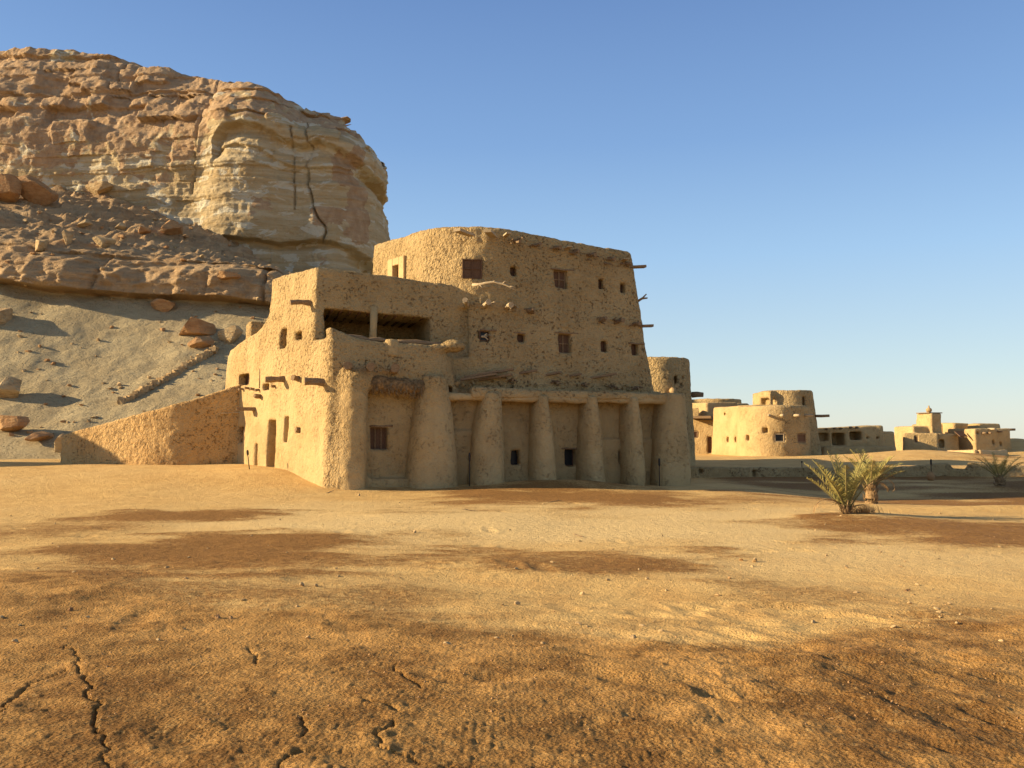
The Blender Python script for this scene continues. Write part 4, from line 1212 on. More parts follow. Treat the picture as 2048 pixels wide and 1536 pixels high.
# turret: a hollow drum, open at the left, with a standing corner block
zt_ = Zp(781, 66)
fn, lo, hi = cone((21.0, 67), (21.0, 67), 2.62, 1.92, zt_); v.add(fn)
ws, fn = prism([(18.75, 68.8), (19.12, 64.9), (20.2, 65.6), (20.4, 68.8)], Zp(783, 66), b=.02, r=.08); v.add(fn); w_box = ws[0]
opening(v, w_box, 1520, 796, 1538, 811, .5)
w_tur = Wall((20.2, 64.95), (22.4, 65.2), 0.09)
opening(v, w_tur, 1600, 793, 1605, 811, .9)
wd = Wall((18.6, 61.95), (20.0, 61.98), 0.02); wd.A[1] += .02
dr = {}
for k_, (px0, py0, px1, py1, ang) in {'w1': (1549, 867, 1569, 884, -17 + 2), 'w2': (1596, 867, 1613, 885, 22)}.items():
    n_ = math.radians(-107 + 0) ; 
    # tangent plane of the drum where the window sits
    pxm = (px0 + px1) / 2
    d_ = ray(pxm, 875)[:2]; c_ = np.array([19.25, 64.6])
    bq = d_ @ c_ / (d_ @ d_); cl = d_ * bq - c_; off = math.sqrt(max(2.62 ** 2 - cl @ cl, 0.01)); hitp = d_ * (bq - off / np.linalg.norm(d_))
    o_ = (hitp - c_) / np.linalg.norm(hitp - c_); tt = np.array([-o_[1], o_[0]])
    W_ = Wall(hitp, hitp + tt, 0.02)
    c, hs, hz = opening(v, W_, px0, py0, px1, py1, .35); dr[k_] = (W_, c, hs, hz)
for (a, b_, c_, d_) in ((1452, 874, 1456, 884), (1468, 874, 1473, 884), (1501, 870, 1506, 882), (1446, 826, 1450, 831)): opening(v, w_left, a, b_, c_, d_, .35, .02)
W3 = Wall((17.3, 63.1), (18.2, 62.2), 0.02)
opening(v, W3, 1526, 856, 1536, 866, .35, .02)
# porch wing in the shade at the left
ws, fn = prism([(13.9, 71.2), (16.5, 70.2), (16.9, 72), (14, 73)], Zp(838, 70.6), r=.08); v.add(fn); w_por = ws[0]
ws, fn = prism([(13.8, 75.5), (15.9, 71.6), (19, 72.5), (18, 77)], Zp(805, 73), r=.15); v.add(fn)
ws, fn = prism([(13.9, 71.5), (15.35, 70.9), (15.6, 72.5), (14.1, 73)], Zp(815, 71), r=.06); v.add(fn)
c, hs, hz = opening(v, w_por, 1415, 873, 1424, 906, .4)
dr['door'] = (w_por, c, hs, hz)
c, hs, hz = opening(v, w_por, 1386, 862, 1396, 876, .3); dr['w3'] = (w_por, c, hs, hz)
opening(v, w_por, 1431, 875, 1435, 887, .3, .02)
v.mesh("walls", M['adobe'], t2, amp=0.035, size=0.3, big=.06, rough=lambda x, y, z: 0.25 + 0.65 * sstep(18.6, 19.4, x))
small_window(*dr['w1'], t2, .08, 'wood_pale'); small_window(*dr['w2'], t2, .10, 'wood', 'wood_dark'); small_window(*dr['w3'], t2, .12, 'wood', 'wood_dark')
W_, c, hs, hz = dr['door']; mb = MB(); mb.box(c - W_.o * .2, ax3(W_), (hs - .01, .03, hz - .02)); mb.build("door", M['wood_dark'], t2)
W_ = w_por; a = W_.hit(1383, 834); b_ = W_.hit(1426, 836); mb = MB(); mb.box((a + b_) / 2 + W_.o * .45, ax3(W_), (np.linalg.norm(b_ - a) / 2, .75, .10)); mb.build("porch_roof", M['wood'], t2)
for pxm in (1540, 1563, 1589, 1611):
    d_ = ray(pxm, 875)[:2]; c_ = np.array([19.25, 64.6]); bq = d_ @ c_ / (d_ @ d_); cl = d_ * bq - c_; off = math.sqrt(max(2.55 ** 2 - cl @ cl, 0.01)); hp = d_ * (bq - off / np.linalg.norm(d_))
    o_ = (hp - c_) / np.linalg.norm(hp - c_); o3 = np.array([o_[0], o_[1], 0]); p = np.array([hp[0], hp[1], Zp(831, hp[1])])
    mb = MB(); mb.tube([p - o3 * .3, p + o3 * .2, p + o3 * .6], [.10, .11, .09], 8, .12); mb.build("projecting_beam", M['wood_pale'], t2, smooth=True)
p = np.array([22.9, 66.0, Zp(832, 66.0)]); mb = MB(); mb.tube([p, p + np.array([.4, -.1, 0]), p + np.array([.95, -.25, .02])], [.11, .11, .1], 8, .1); mb.build("projecting_beam", M['wood'], t2, smooth=True)

# low round roofs behind
def drumhouse(name, px, Y, r, py, label):
    c = (X(px, Y), Y, 0.8); v = Vol((c[0] - r - .4, Y - r - .4, 0), (c[0] + r + .4, Y + r + .4, Zp(py, Y - r) + .5), 0.14)
    fn, lo, hi = cone(c[:2], c[:2], r + .25, r, Zp(py, Y - r)); v.add(fn)
    o = v.mesh(name, M['adobe_rough'], None, loc=c, amp=.05, size=.4); setp(o, label, "house", "round houses behind the porch")
drumhouse("drum_house", 1452, 82, 2.1, 806, "dark low round roof right behind the sunlit porch wing of the turret house")
drumhouse("drum_house", 1432, 92, 2.6, 797, "farthest low round roof showing above the other roofs beside the tower")

KF = 0.82
def kp(*p): return [(a * KF, b * KF) for a, b in p]
# long low house with wide openings
t3 = thing("long_house", (27, 69.7, 0.7), "long low shaded mud house with three wide dark openings", "house")
v = Vol((23.12, 67.65, 0.0), (31.65, 74.62, 4.20), 0.12)
ws, fn = prism(kp((28.9, 84.0), (36.1, 84.4), (36.6, 90), (29, 90)), ptop(np.array([23.944, 68.880, Zp(857, 68.88)]), np.array([29.520, 69.208, Zp(850, 69.21)])), b=.06, r=.2); v.add(fn); w3 = ws[0]
ws, fn = prism(kp((35.8, 85.6), (37.8, 86), (37.6, 89), (35.8, 89)), Zp(862, 70.52), b=.05); v.add(fn)
for (a, b_, c_, d_, dp) in ((1637, 866, 1657, 882, .8), (1665, 866, 1690, 891, 1.6), (1700, 864, 1724, 880, 1.4), (1734, 873, 1738, 879, .4), (1754, 873, 1758, 879, .4)): opening(v, w3, a, b_, c_, d_, dp)
ws, fn = prism(kp((29.3, 82.9), (37.0, 83.2), (37, 84.4), (29.3, 84.4)), Zp(893, 68.22), b=.25, r=.2); v.add(fn)
v.mesh("walls", M['adobe_smooth'], t3, amp=.03, size=.4)
for (px, py) in ((1652, 858), (1668, 857), (1680, 857), (1700, 855), (1712, 855)): stub(w3, px, py, .35, .08, t3, 'wood')

# chimney house
t4 = thing("chimney_house", (35.2, 73, 0.7), "mud house with a square chimney tower topped by a ball", "house")
v = Vol((31.32, 70.19, 0.0), (38.70, 79.95, 5.40), 0.11)
ws, fn = prism(kp((40.2, 92.5), (40.6, 88.8), (44, 89.4), (44, 93)), Zp(853, 73.80), b=.02); v.add(fn)
ws, fn = prism(kp((42.0, 91.2), (42.5, 88.7), (43.95, 89.4), (43.6, 91.6)), Zp(826, 72.98), b=.015, r=.05); v.add(fn)
ws, fn = prism(kp((41.5, 91.4), (41.9, 89.0), (43, 89.4), (43, 91.4)), Zp(840, 72.98), b=.12, r=.1); v.add(fn, k=.3)
ws, fn = prism(kp((39.3, 88.2), (42.6, 87.3), (43.2, 89.5), (40, 90)), Zp(866, 71.83), b=.03); v.add(fn); w4 = ws[0]
ws, fn = prism(kp((42.55, 87.35), (45.2, 88.4), (45.2, 91), (42.7, 90)), Zp(867, 72.16), b=.03); v.add(fn); w4b = ws[0]
ws, fn = prism(kp((43.9, 94.3), (46.6, 94.0), (46.8, 97), (44, 97)), Zp(848, 77.08), b=.03); v.add(fn)
c, hs, hz = opening(v, w4, 1829, 872, 1836, 885, .3); d1 = (w4, c, hs, hz)
c, hs, hz = opening(v, w4, 1880, 879, 1890, 895, .9)
v.mesh("walls", M['adobe_smooth'], t4, amp=.025, size=.3)
small_window(*d1, t4, .1, 'wood', 'wood_dark')
mb = MB(); mb.box(np.array([35.219, 73.882, Zp(825.5, 72.98)]), (np.array([.96, .28, 0]), np.array([-.28, .96, 0]), np.array([0, 0, 1.0])), (0.67, 0.76, .04)); mb.build("chimney_slab", M['wood'], t4)
bm = bmesh.new(); bmesh.ops.create_uvsphere(bm, u_segments=16, v_segments=10, radius=.24); zb_ = Zp(821, 72.98)
mb = MB(); mb.add([np.array([34.93 + q.co.x, 73.31 + q.co.y, zb_ + .04 + q.co.z * .9]) for q in bm.verts], [tuple(u.index for u in f.verts) for f in bm.faces]); bm.free()
mb.tube([(34.93, 73.31, zb_ - .3), (34.93, 73.31, zb_ - .12), (34.93, 73.31, zb_ + .42)], [.16, .12, .05], 10); mb.build("ball_finial", M['stone'], t4, smooth=True)
mb = MB(); p = w4b.hit(1912, 868); mb.box(p + w4b.o * .3 + w4b.t * .2, (w4b.t, w4b.o * .8 - np.array([0, 0, .6]), np.array([0, 0, .8]) + w4b.o * .6), (.42, .34, .04)); mb.build("awning", M['wood_dark'], t4)

# block house at the far right
t5 = thing("block_house", (39.4, 73, 0.6), "square mud block house with sunlit side wall at the far right", "house")
v = Vol((36.57, 70.36, -0.3), (42.97, 79.54, 4.40), 0.11)
ws, fn = prism(kp((45.3, 92.2), (46.05, 87.2), (50.6, 88.6), (50.4, 93)), Zp(857, 71.67), b=.05); v.add(fn); w5 = ws[1]
ws, fn = prism(kp((47.3, 91.5), (47.7, 89.6), (50.6, 90.2), (50.2, 94)), Zp(847, 73.80), b=.05); v.add(fn)
ws, fn = prism(kp((45.9, 95.5), (46.5, 92.3), (48.6, 92.6), (48.5, 96)), Zp(846, 76.26), b=.04); v.add(fn)
for (a, b_, c_, d_) in ((1986, 880, 1990, 889), (2001, 883, 2005, 892), (1954, 863, 1959, 869)): opening(v, w5, a, b_, c_, d_, .35, .02)
v.mesh("walls", M['adobe_smooth'], t5, amp=.03, size=.3)
for (px, py, mt) in ((1964, 866, 'wood'), (1975, 866, 'wood'), (1982, 858, 'wood_pale'), (1996, 863, 'wood')): stub(w5, px, py, .4, .09, t5, mt)
p = np.array([41.246, 73.308, Zp(859, 73.31)]); mb = MB(); mb.tube([p, p + np.array([.4, 0, 0]), p + np.array([.8, -.1, 0])], .1, 8, .1); mb.build("projecting_beam", M['wood'], t5, smooth=True)

# garden wall holding up the terrace
zt0 = 0.50
gw = [(8.6, 44.75, zt0), (14, 44.8, zt0), (19.3, 44.9, zt0 - .02), (21.5, 45.0, zt0 + .16), (22.35, 45.0, zt0 + .2), (22.5, 45.02, zt0 - .10), (23.3, 45.05, zt0 - .10), (23.45, 45.05, zt0 + .24), (25.5, 45.1, zt0 + .1), (29, 45.3, zt0 + .05)]
v = Vol((8.0, 44.0, -.5), (29.8, 46.0, 1.2), 0.08)
v.add(line_sd(gw, 0.2))
gwl = Wall((8.6, 44.52), (29, 45.05), 0.05)
for (a, b_, c_, d_) in ((1397, 938, 1406, 948), (1505, 940, 1511, 954)): opening(v, gwl, a, b_, c_, d_, .25, .02)
o = v.mesh("garden_wall", M['adobe_rough'], None, loc=(18, 44.9, 0), amp=.035, size=.3, big=.05)
setp(o, "long low shaded mud wall below the terrace right of the lodge", "wall")
def lowwall(pix, label, h=0.42):
    pts = []
    for (px, Y) in pix:
        x = X(px, Y); pts.append((x, Y, float(ground_z(np.array([x]), np.array([Y]))[0]) + h))
    a = np.array(pts); v = Vol(a.min(0) - [.6, .6, 1.2], a.max(0) + [.6, .6, .4], 0.08)
    v.add(line_sd(pts, 0.16))
    o = v.mesh("low_wall", M['adobe_pale'], None, loc=tuple(a.mean(0) - [0, 0, h]), amp=.03, size=.3, big=.04); setp(o, label, "wall", "low plastered walls on the terrace")
lowwall([(1876, 67), (1890, 66), (1915, 64), (1935, 62), (1946, 61)], "pale low curving wall sloping past the chimney house door")
lowwall([(1957, 61), (1975, 62), (1995, 64), (2008, 67)], "pale low curving wall in front of the square block house")
lowwall([(1786, 69), (1800, 68), (1812, 68)], "short pale low wall at the top left of the sunlit mound", .3)

# stony ramp edge climbing the talus
rp = [hill_at(a, b) for a, b in ((432, 700), (400, 720), (360, 744), (320, 766), (280, 788), (245, 806))]
mb = MB(); rd = random.Random(12)
for i in range(len(rp) - 1):
    n_ = 14
    for k in range(n_):
        p = rp[i] + (rp[i + 1] - rp[i]) * (k + rd.random()) / n_
        s_ = rd.uniform(.14, .30)
        u = np.array([rd.uniform(-1, 1), rd.uniform(-1, 1), rd.uniform(-.3, .3)]); u /= np.linalg.norm(u); w_ = np.cross(u, [0, 0, 1.0]); w_ /= np.linalg.norm(w_)
        mb.box(p + np.array([rd.uniform(-.1, .1), rd.uniform(-.1, .1), .1]), (u, w_, np.cross(u, w_)), (s_, s_ * .8, s_ * rd.uniform(.5, 1)), jit=s_ * .2)
pp = [q + np.array([0, 0, -.05]) for q in rp]
mb.tube(pp, .26, 8, .2)
o = mb.build("ramp_wall", M['stone'], None, loc=tuple(rp[3]), smooth=False); setp(o, "low dry stone wall climbing diagonally across the talus slope", "wall")

# ------------------------------------------------------------------ boulders and stones
def rock_mesh(name, seed, chops=7, sub=3, rough=0.10, mat='boulder'):
    rr = np.random.default_rng(seed)
    bm = bmesh.new(); bmesh.ops.create_icosphere(bm, subdivisions=sub, radius=1.0)
    V = np.array([q.co for q in bm.verts]); Fc = [tuple(u.index for u in f.verts) for f in bm.faces]; bm.free()
    for _ in range(chops):
        n_ = rr.normal(size=3); n_ /= np.linalg.norm(n_); d_ = rr.uniform(.36, .68)
        ex = np.maximum(V @ n_ - d_, 0); V = V - ex[:, None] * n_ * .93
    V = V * (1 + rough * fbm(V[:, 0], V[:, 1], V[:, 2], .7, 4, seed)[:, None])
    me = bpy.data.meshes.new(name); me.from_pydata([tuple(q) for q in V], [], Fc); me.update()
    me.materials.append(M[mat])
    return me
RM = [rock_mesh("boulder", i, 13, 4, .09, 'boulder') for i in range(4)] + [rock_mesh("boulder", 10 + i, 12, 4, .09, 'boulder_pale') for i in range(3)]
SM = [rock_mesh("stone", 30 + i, 6, 2, .10, 'stone') for i in range(4)]
def put_rock(me, p, size, label, cat, group=None, rot=0.0, name="boulder", sink=0.25, tilt=0.0):
    o = bpy.data.objects.new(name, me); o.scale = size
    o.location = (p[0], p[1], p[2] + size[2] * (1 - sink) * .8); o.rotation_euler = (tilt, tilt * .5, rot)
    link(o); return setp(o, label, cat, group)
def hb(px, py, wpx, hpx, mi, label, rot=0.0, tilt=0.0, sink=.35):
    p = hill_at(px, py + hpx * .4)
    if p is None: p = ground_at(px, py + hpx * .4)
    k = p[1] / F
    put_rock(RM[mi], p, (wpx * k * .75, wpx * k * .7, hpx * k * .75), label, "boulder", "boulders on the slope", rot, tilt=tilt, sink=sink)
hb(320, 608, 42, 34, 0, "rounded brown boulder directly below the dark line of the rock ledge", .5)
hb(388, 655, 58, 40, 1, "large brown block resting on the talus behind the lodge", 1.2, .2)
hb(408, 684, 46, 26, 2, "flat brown slab fallen at the foot of the large brown block", .3, .15)
hb(2, 625, 44, 44, 4, "big pale boulder under the rock ledge at the picture's left edge", 2.1, sink=.9)
hb(16, 775, 50, 54, 5, "pale sunlit boulder sitting low on the talus slope", .8)
hb(20, 848, 58, 38, 1, "dark brown boulder at the foot of the talus", .2)
hb(84, 872, 56, 20, 2, "flat grey slab lying at the foot of the talus", 1.0)
hb(126, 888, 36, 34, 6, "small pale boulder behind the low end of the courtyard wall", 1.7)
hb(462, 672, 36, 34, 4, "pale boulder pressed against the block behind the lodge", .4)
hb(60, 374, 76, 62, 0, "large tilted brown slab leaning over a dark hollow", .7, .35)
hb(8, 380, 50, 60, 3, "dark brown slab beside the tilted one at the cliff foot", 1.9, .2)
hb(200, 378, 44, 24, 4, "grey striped flat block at the foot of the cliff", .2, .1); hb(245, 380, 28, 30, 1, "leaning brown block at the top edge of the rubble", 2.2, .4)
hb(242, 452, 20, 18, 5, "pale sunlit block high on the rubble slope", .9); hb(136, 476, 18, 26, 6, "upright pale sunlit stone on the rubble", .3)
hb(172, 446, 26, 20, 5, "jutting sunlit block at the centre of the rubble", 1.4); hb(84, 492, 30, 26, 4, "sunlit pale block on the brink of the ledge", 2.4)
hb(212, 486, 40, 20, 6, "low sunlit pale slab above the ledge", .1); hb(348, 455, 50, 34, 2, "brown block half buried in the rubble", 1.1, .2)
hb(452, 553, 40, 18, 1, "small dark block near the right end of the ledge", .6); hb(285, 462, 24, 16, 3, "small brown block right of the pale sunlit one", 2.0)
hb(120, 348, 40, 20, 2, "brown slab on the rubble crest under the cliff", .4, .2)
hb(590, 742, 40, 20, 0, "", 0) if False else None
rd = random.Random(21)
n_scree = 0
for i in range(150):
    px, py = rd.uniform(0, 560), rd.uniform(350, 890)
    p = hill_at(px, py)
    if p is None or p[1] < 47: continue
    upper = p[1] > 72
    s_ = rd.uniform(.10, .26) * (1.6 if upper else 1.0)
    put_rock(RM[rd.randrange(7)], p, (s_ * rd.uniform(.8, 1.4), s_, s_ * rd.uniform(.5, .9)), "small broken rock lying loose on the slope below the cliff", "rock", "loose rocks on the slope", rd.uniform(0, 6), name="loose_rock", sink=.5)
    n_scree += 1

named = [(1035, 1207, 11, "squarish pale stone casting a shadow near the centre of the sand"), (1164, 1187, 10, "pale stone with long shadow right of the squarish one"), (1483, 1119, 8, "dark edged stone left of the pale block beyond the brown patch"),
         (1509, 1122, 12, "pale broken block in the middle right of the sand"), (1505, 1132, 6, "small white chip in front of the pale broken block"), (140, 1220, 11, "pointed tan stone on the dark crust at the left"),
         (604, 1170, 10, "pale stone at the left of a close pair"), (632, 1171, 8, "pale stone at the right of a close pair"), (436, 1234, 10, "dark brown stone at the left of a dark pair on the crust"), (462, 1235, 8, "dark brown stone at the right of a dark pair on the crust"),
         (1693, 1134, 8, "small pale stone lying alone on the bright sand at right"), (1803, 1131, 9, "flat pale stone on the bright sand below the palms"), (1436, 1189, 11, "dark flat stone in the brown tinged sand"), (1816, 1180, 14, "long dark flat stone on the bright sand at right"),
         (830, 1064, 9, "pale stone above the large brown patch"), (718, 990, 7, "pale stone below the first window of the lodge"), (1459, 1155, 6, "tiny dark stone at the centre right of the sand")]
for i, (px, py, w_, lab) in enumerate(named):
    p = ground_at(px, py + 2); k = p[1] / F
    put_rock(SM[i % 4] if 'dark' not in lab else rock_mesh("dark_stone", 60 + i, 6, 2, .1, 'boulder'), p, (w_ * k * .62, w_ * k * .55, w_ * k * (.5 if 'flat' not in lab else .22)), lab, "stone", "stones on the sand", i * 1.3, name="stone", sink=.3)
for i in range(120):
    px, py = rd.uniform(0, 2048), 960 + 330 * rd.random() ** 0.8
    p = ground_at(px, py); k = p[1] / F
    if p[1] > 34: continue
    s_ = rd.uniform(.012, .038)
    put_rock(SM[i % 4], p, (s_ * rd.uniform(.8, 1.5), s_, s_ * .6), "small pale pebble lying on the open sand before the lodge", "pebble", "pebbles on the sand", rd.uniform(0, 6), name="pebble", sink=.4)
# fine gravel: one mass
mb = MB()
for i in range(1500):
    px, py = rd.uniform(-100, 2150), 955 + 560 * rd.random() ** 1.5
    g_ = gnd(px, py, .05)
    if g_[1] > 33: continue
    x, y = g_[0], g_[1]; z = drop(x, y)
    s_ = rd.uniform(.005, .012) * (1 + y / 18)
    a = rd.uniform(0, 6.28); c_, sn = math.cos(a) * s_, math.sin(a) * s_
    b_ = np.array([x, y, z - s_ * .15])
    mb.add([b_ + [c_, sn, 0], b_ + [-sn * .8, c_ * .8, 0], b_ + [-c_, -sn, 0], b_ + [sn * .8, -c_ * .8, 0], b_ + [c_ * .3, sn * .2, s_ * .9]], [(0, 1, 4), (1, 2, 4), (2, 3, 4), (3, 0, 4)])
o = mb.build("gravel", M['boulder'], None); setp(o, "fine scattered gravel on the sand", "gravel", kind="stuff")
# dry twigs
for i, (px, py, L, lab) in enumerate(((1108, 1004, .55, "thin dry stick on the pale sand before the middle columns"), (660, 985, .7, "dry twig lying at the corner of the lodge"), (1160, 1074, .4, "short dry stick on the sand left of the centre patch"),
                                     (940, 1022, .5, "bent dry twig on the pale sand before the large column"), (1325, 1073, .35, "small dry twig above the middle brown patch"))):
    p = ground_at(px, py); mb = MB(); a = i * 1.1 + .2
    d_ = np.array([math.cos(a), math.sin(a) * .5, 0])
    q = [p + d_ * L * t + np.array([0, .05 * math.sin(5 * t), .02 + .03 * math.sin(3 * t)]) for t in np.linspace(-.5, .5, 6)]
    mb.tube(q, [.012, .014, .013, .011, .009, .006], 6, .15); mb.tube([q[3], q[3] + d_ * .12 + np.array([0, .1, .04])], [.008, .004], 5)
    o = mb.build("twig", M['wood'], None, loc=tuple(p), smooth=True); setp(o, lab, "twig", "dry twigs on the sand")

# ------------------------------------------------------------------ garden torches
def torch(px, py0, py1, Y, label, lean=0.0, jar=False):
    p = at(px, py1, Y); z = drop(p[0], Y); 
    topz = float(at(px, py0, Y)[2]); h = topz - z
    r = thing("garden_torch", (p[0], Y, z), label, "torch", "garden torches")
    b0 = np.array([p[0], Y, z]); 
    mb = MB(); mb.tube([b0 - [0, 0, .1], b0 + [lean * .5, 0, h * .5], b0 + [lean * .74, 0, h * .74]], [.02, .018, .016], 8); mb.build("pole", M['iron'], r, smooth=True)
    t0 = b0 + np.array([lean * .72, 0, h * .72])
    mb = MB(); mb.tube([t0, t0 + [0, 0, h * .05], t0 + [lean * .1, 0, h * .2], t0 + [lean * .15, 0, h * .28]], [.022, .042, .046, .03], 10); mb.build("torch_head", M['iron'], r, smooth=True)
    return r
torch(939, 905, 966, 33.2, "slim dark garden torch between the two largest columns")
torch(1319, 917, 968, 35.3, "slim dark garden torch before the last recess of the lodge")
torch(499, 900, 962, 34.6, "thin leaning garden torch by the sunlit left wall", -.12)
torch(1604, 922, 938, 46.5, "small far torch standing on the terrace left of the palms")
torch(1863, 918, 958, 43.0, "dark garden torch standing by a stone jar near the garden wall")
torch(1951, 900, 922, 61.0, "dark torch in the gap between the pale curved walls")
def lathe(name, c, prof, mat, label, cat):
    mb = MB(); n_ = 18; Vv, Ff = [], []
    for (r_, z_) in prof:
        for k in range(n_): Vv.append((c[0] + r_ * math.cos(6.2832 * k / n_), c[1] + r_ * math.sin(6.2832 * k / n_), c[2] + z_))
    for i in range(len(prof) - 1):
        for k in range(n_): Ff.append((i * n_ + k, i * n_ + (k + 1) % n_, (i + 1) * n_ + (k + 1) % n_, (i + 1) * n_ + k))
    Ff.append(tuple(range(n_ - 1, -1, -1))); Ff.append(tuple((len(prof) - 1) * n_ + k for k in range(n_)))
    mb.add(Vv, Ff); o = mb.build(name, M[mat], None, loc=tuple(c), smooth=True); return setp(o, label, cat)
p = at(1862, 958, 42.6); lathe("clay_jar", (p[0], 42.6, drop(p[0], 42.6) - .02), [(.10, 0), (.17, .08), (.20, .2), (.17, .33), (.09, .41), (.10, .45), (.06, .45)], 'boulder', "squat dark jar standing at the foot of a torch", "jar")

# ------------------------------------------------------------------ palms
M['frond'] = simple("palm_leaflet", (0.38, 0.32, 0.10), (0.24, 0.225, 0.075), 3.0, bump=0, rough=0.75)
M['frond_dry'] = simple("dry_palm_leaflet", (0.36, 0.24, 0.115), (0.26, 0.16, 0.075), 4.0, bump=0, rough=0.85)
M['rachis'] = simple("palm_rachis", (0.27, 0.22, 0.085), (0.20, 0.15, 0.06), 5.0, bump=0, rough=0.7)
def frond(base, az, el0, L, droop, rd, parent, dry=False, leaf=0.24, dens=34, twist=0.0):
    d2 = np.array([math.cos(az), math.sin(az), 0.0]); side = np.array([-d2[1], d2[0], 0.0])
    pts, el, p = [], el0, np.array(base, float)
    n_ = 16
    for i in range(n_ + 1):
        pts.append(p.copy())
        p = p + (d2 * math.cos(el) + np.array([0, 0, math.sin(el)])) * L / n_
        el -= droop / n_ * (0.4 + 1.4 * i / n_)
    mb = MB(); mb.tube(pts, [0.020 * (1 - .85 * i / n_) + .003 for i in range(n_ + 1)], 5)
    nm = "dry_frond" if dry else "frond"
    fr = mb.build(nm, M['frond_dry' if dry else 'rachis'], parent, smooth=True)
    mb = MB()
    for k in range(dens):
        t = 0.16 + 0.84 * (k + rd.random() * .5) / dens
        i = min(int(t * n_), n_ - 1); f = t * n_ - i
        q = pts[i] * (1 - f) + pts[i + 1] * f
        tg = pts[i + 1] - pts[i]; tg /= np.linalg.norm(tg)
        nrm = np.cross(side, tg); nrm /= np.linalg.norm(nrm)
        ll = leaf * (0.45 + 0.75 * math.sin(math.pi * min(1, 0.18 + t * .85))) * rd.uniform(.8, 1.15)
        if t > .9: ll *= .75
        for sg in (-1, 1):
            if rd.random() < (.25 if dry else .04): continue
            v_ = rd.uniform(.1, .75); fw = rd.uniform(.5, 1.25)
            dr_ = side * sg * 1.0 + tg * fw + abs(nrm) * 0 + nrm * v_ * (-1 if nrm[2] < 0 else 1)
            if dry: dr_ = side * sg * .7 + tg * .8 + np.array([0, 0, -rd.uniform(.2, .8)])
            dr_ = dr_ / np.linalg.norm(dr_)
            wd_ = np.cross(dr_, nrm); wd_ /= np.linalg.norm(wd_) + 1e-9
            w_ = 0.0062 + .003 * rd.random()
            m_ = q + dr_ * ll * .5; e_ = q + dr_ * ll + np.array([0, 0, -ll * rd.uniform(.02, .16)])
            mb.add([q - wd_ * w_ * .6, q + wd_ * w_ * .6, m_ + wd_ * w_, m_ - wd_ * w_, e_], [(0, 1, 2, 3), (3, 2, 4)])
    mb.build("leaflets", M['frond_dry' if dry else 'frond'], fr)
def palm(loc, label, specs, seed, trunk_h, trunk_r, dries=(), leaf=.24, dens=34):
    rd = random.Random(seed)
    r = thing("date_palm", loc, label, "palm", "young date palms")
    b = np.array(loc)
    mb = MB(); k = 9
    mb.tube([b + [0.02 * math.sin(3 * t), 0, -0.12 + (trunk_h + .12) * t] for t in np.linspace(0, 1, k)], [trunk_r * (1.0 + .12 * math.sin(4 * t) - .25 * t) for t in np.linspace(0, 1, k)], 14, .08)
    for i in range(int(90 * max(trunk_h, .25))):
        th, hh = rd.uniform(0, 6.28), rd.uniform(0, 1)
        o_ = np.array([math.cos(th), math.sin(th), 0]); tt = np.array([-o_[1], o_[0], 0])
        p = b + o_ * trunk_r * .85 + [0, 0, hh * trunk_h - .04]
        L = rd.uniform(.10, .2); w_ = rd.uniform(.025, .05)
        e = p + o_ * L * .55 + [0, 0, L * .9]
        mb.add([p - tt * w_, p + tt * w_, e + tt * w_ * .4, e - tt * w_ * .4, (p + e) / 2 + o_ * .02], [(0, 1, 4), (1, 2, 4), (2, 3, 4), (3, 0, 4)])
    mb.build("trunk", M['palm_log'], r, smooth=False)
    tp = b + np.array([0, 0, trunk_h])
    for (az, el, L, dp) in specs:
        frond(tp + np.array([math.cos(az), math.sin(az), 0]) * trunk_r * .4 + [0, 0, -.05], az, el, L, dp, rd, r, False, leaf, dens)
    for (az, el, L, dp) in dries: frond(tp + [0, 0, -.08], az, el, L, dp, rd, r, True, leaf * .7, dens // 2)
D = math.radians
p = ground_at(1693, 1027); pz = p[2]
palm((p[0], p[1], pz), "front date palm with bushy green fronds growing straight from the sand",
     [(D(175), D(58), 1.50, .35), (D(160), D(68), 1.45, .4), (D(200), D(64), 1.45, .45), (D(150), D(82), 1.5, .3), (D(95), D(80), 1.45, .4), (D(10), D(72), 1.5, .45), (D(40), D(64), 1.4, .5), (D(-20), D(60), 1.25, .55), (D(250), D(74), 1.3, .6), (D(300), D(68), 1.25, .6),
      (D(185), D(46), 1.25, .3), (D(350), D(80), 1.45, .35), (D(120), D(62), 1.3, .5), (D(225), D(52), 1.15, .5)], 3, 0.14, 0.13, [(D(190), D(50), 1.2, 2.6), (D(330), D(40), .8, 2.0)], .25, 42)
p = ground_at(1742, 1007); pz = p[2]
palm((p[0], p[1], pz), "second date palm with a short shaggy trunk behind the front palm",
     [(D(170), D(74), 1.25, .4), (D(150), D(62), 1.2, .45), (D(95), D(78), 1.2, .4), (D(20), D(60), 1.2, .5), (D(5), D(46), 1.25, .55), (D(-15), D(66), 1.15, .5), (D(45), D(52), 1.1, .5), (D(200), D(60), 1.15, .5), (D(255), D(66), 1.05, .7), (D(300), D(56), 1.05, .7), (D(350), D(34), 1.1, .4), (D(130), D(80), 1.2, .4)],
     5, 0.62, 0.19, [(D(355), D(62), .95, 2.0), (D(-8), D(50), 1.1, 3.2), (D(20), D(30), .9, 2.2)], .23, 38)
p = ground_at(2000, 972); pz = p[2]
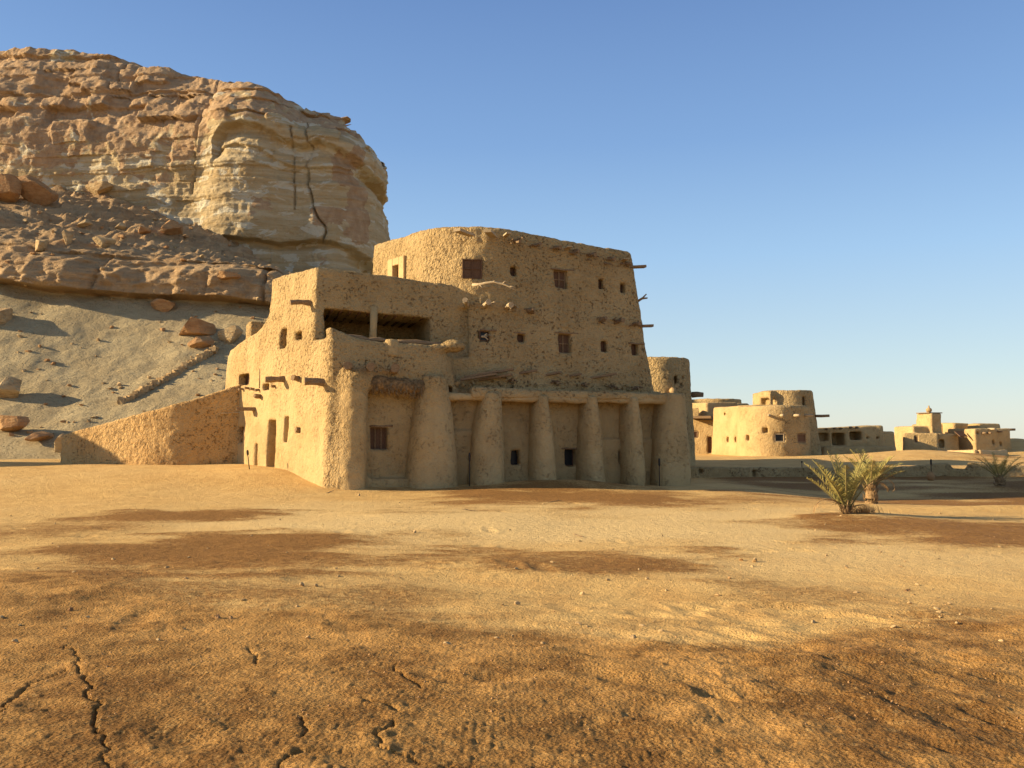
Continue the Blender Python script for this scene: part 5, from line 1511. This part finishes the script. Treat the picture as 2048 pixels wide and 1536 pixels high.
palm((p[0], p[1], pz), "lone date palm with spreading fronds in the shade at the right",
     [(D(180), D(40), 1.35, .5), (D(172), D(55), 1.3, .5), (D(150), D(66), 1.2, .4), (D(95), D(80), 1.2, .4), (D(30), D(66), 1.25, .4), (D(5), D(55), 1.35, .5), (D(0), D(42), 1.4, .5), (D(260), D(60), 1.1, .6), (D(310), D(52), 1.15, .6), (D(225), D(54), 1.15, .6), (D(120), D(60), 1.1, .5)],
     8, 0.42, 0.22, [], .22, 34)
# dry tuft by the front palm
def tuft(px, py, n_, L, label, seed, mat='frond_dry'):
    rd = random.Random(seed); p = ground_at(px, py); mb = MB()
    for i in range(n_):
        a, e = rd.uniform(0, 6.28), rd.uniform(.5, 1.45)
        b = p + np.array([rd.gauss(0, .16), rd.gauss(0, .10), -.01]); d_ = np.array([math.cos(a) * math.cos(e), math.sin(a) * math.cos(e), math.sin(e)])
        l_ = L * rd.uniform(.4, 1.1); s_ = np.array([-math.sin(a), math.cos(a), 0]) * .004
        m_ = b + d_ * l_ * .6; t_ = b + d_ * l_ + np.array([0, 0, -l_ * .12])
        mb.add([b - s_, b + s_, m_ + s_, m_ - s_, t_], [(0, 1, 2, 3), (3, 2, 4)])
    o = mb.build("dry_grass_tuft", M[mat], None, loc=tuple(p)); setp(o, label, "dry grass", "dry tufts")
tuft(1728, 1026, 320, .30, "dry yellow grass tuft right of the front palm", 2)
tuft(1770, 884 + 6, 60, .5, "sparse dry shrub before the long low house", 6) if False else None
# ------------------------------------------------------------------ light
SUN_AZ = math.radians(-90 - 3.0)      # from +Y towards +X
SUN_EL = math.radians(18.5)
S = np.array([math.sin(SUN_AZ) * math.cos(SUN_EL), math.cos(SUN_AZ) * math.cos(SUN_EL), math.sin(SUN_EL)])
sun_d = bpy.data.lights.new("sun", 'SUN')
sun_d.energy = 5.0
sun_d.angle = math.radians(0.55)
sun_d.color = (1.0, 0.77, 0.47)
sun = link(bpy.data.objects.new("sun", sun_d))
sun.location = (-60, 10, 60)
sun.rotation_euler = Vector(S).to_track_quat('Z', 'Y').to_euler()

w = bpy.data.worlds.new("World")
scene.world = w
w.use_nodes = True
nt = w.node_tree
nt.nodes.clear()
wo = nt.nodes.new("ShaderNodeOutputWorld"); bg = nt.nodes.new("ShaderNodeBackground")
sky = nt.nodes.new("ShaderNodeTexSky")
sky.sky_type = 'NISHITA'
sky.sun_disc = False
sky.sun_elevation = SUN_EL
sky.sun_rotation = SUN_AZ
sky.altitude = 0
sky.air_density = 1.0
sky.dust_density = 0.3
sky.ozone_density = 1.6
bg.inputs["Strength"].default_value = 0.1
# desert sky: Nishita steadied by a gradient, its unseen zenith greyed to warm the shade
n = N(nt)
tc = n.n("ShaderNodeTexCoord")
sx = n.n("ShaderNodeSeparateXYZ"); n.l(tc.outputs["Generated"], sx.inputs[0])
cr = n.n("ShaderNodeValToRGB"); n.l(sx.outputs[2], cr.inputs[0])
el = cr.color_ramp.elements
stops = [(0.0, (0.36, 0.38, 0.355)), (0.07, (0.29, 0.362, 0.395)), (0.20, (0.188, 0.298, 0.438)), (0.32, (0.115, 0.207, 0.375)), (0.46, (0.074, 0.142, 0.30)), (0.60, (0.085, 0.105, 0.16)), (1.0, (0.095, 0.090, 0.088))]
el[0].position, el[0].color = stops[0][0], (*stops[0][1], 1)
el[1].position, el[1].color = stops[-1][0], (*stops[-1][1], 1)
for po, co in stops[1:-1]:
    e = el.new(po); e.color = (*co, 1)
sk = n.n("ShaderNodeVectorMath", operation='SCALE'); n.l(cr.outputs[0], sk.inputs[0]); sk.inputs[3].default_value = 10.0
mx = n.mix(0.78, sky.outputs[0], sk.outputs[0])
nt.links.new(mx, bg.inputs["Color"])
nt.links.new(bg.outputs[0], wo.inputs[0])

scene.view_settings.view_transform = 'Standard'
scene.view_settings.look = 'None'
scene.view_settings.exposure = 0.97
scene.view_settings.gamma = 1.0
scene.cycles.max_bounces = 6
scene.cycles.diffuse_bounces = 4
scene.cycles.use_denoising = True
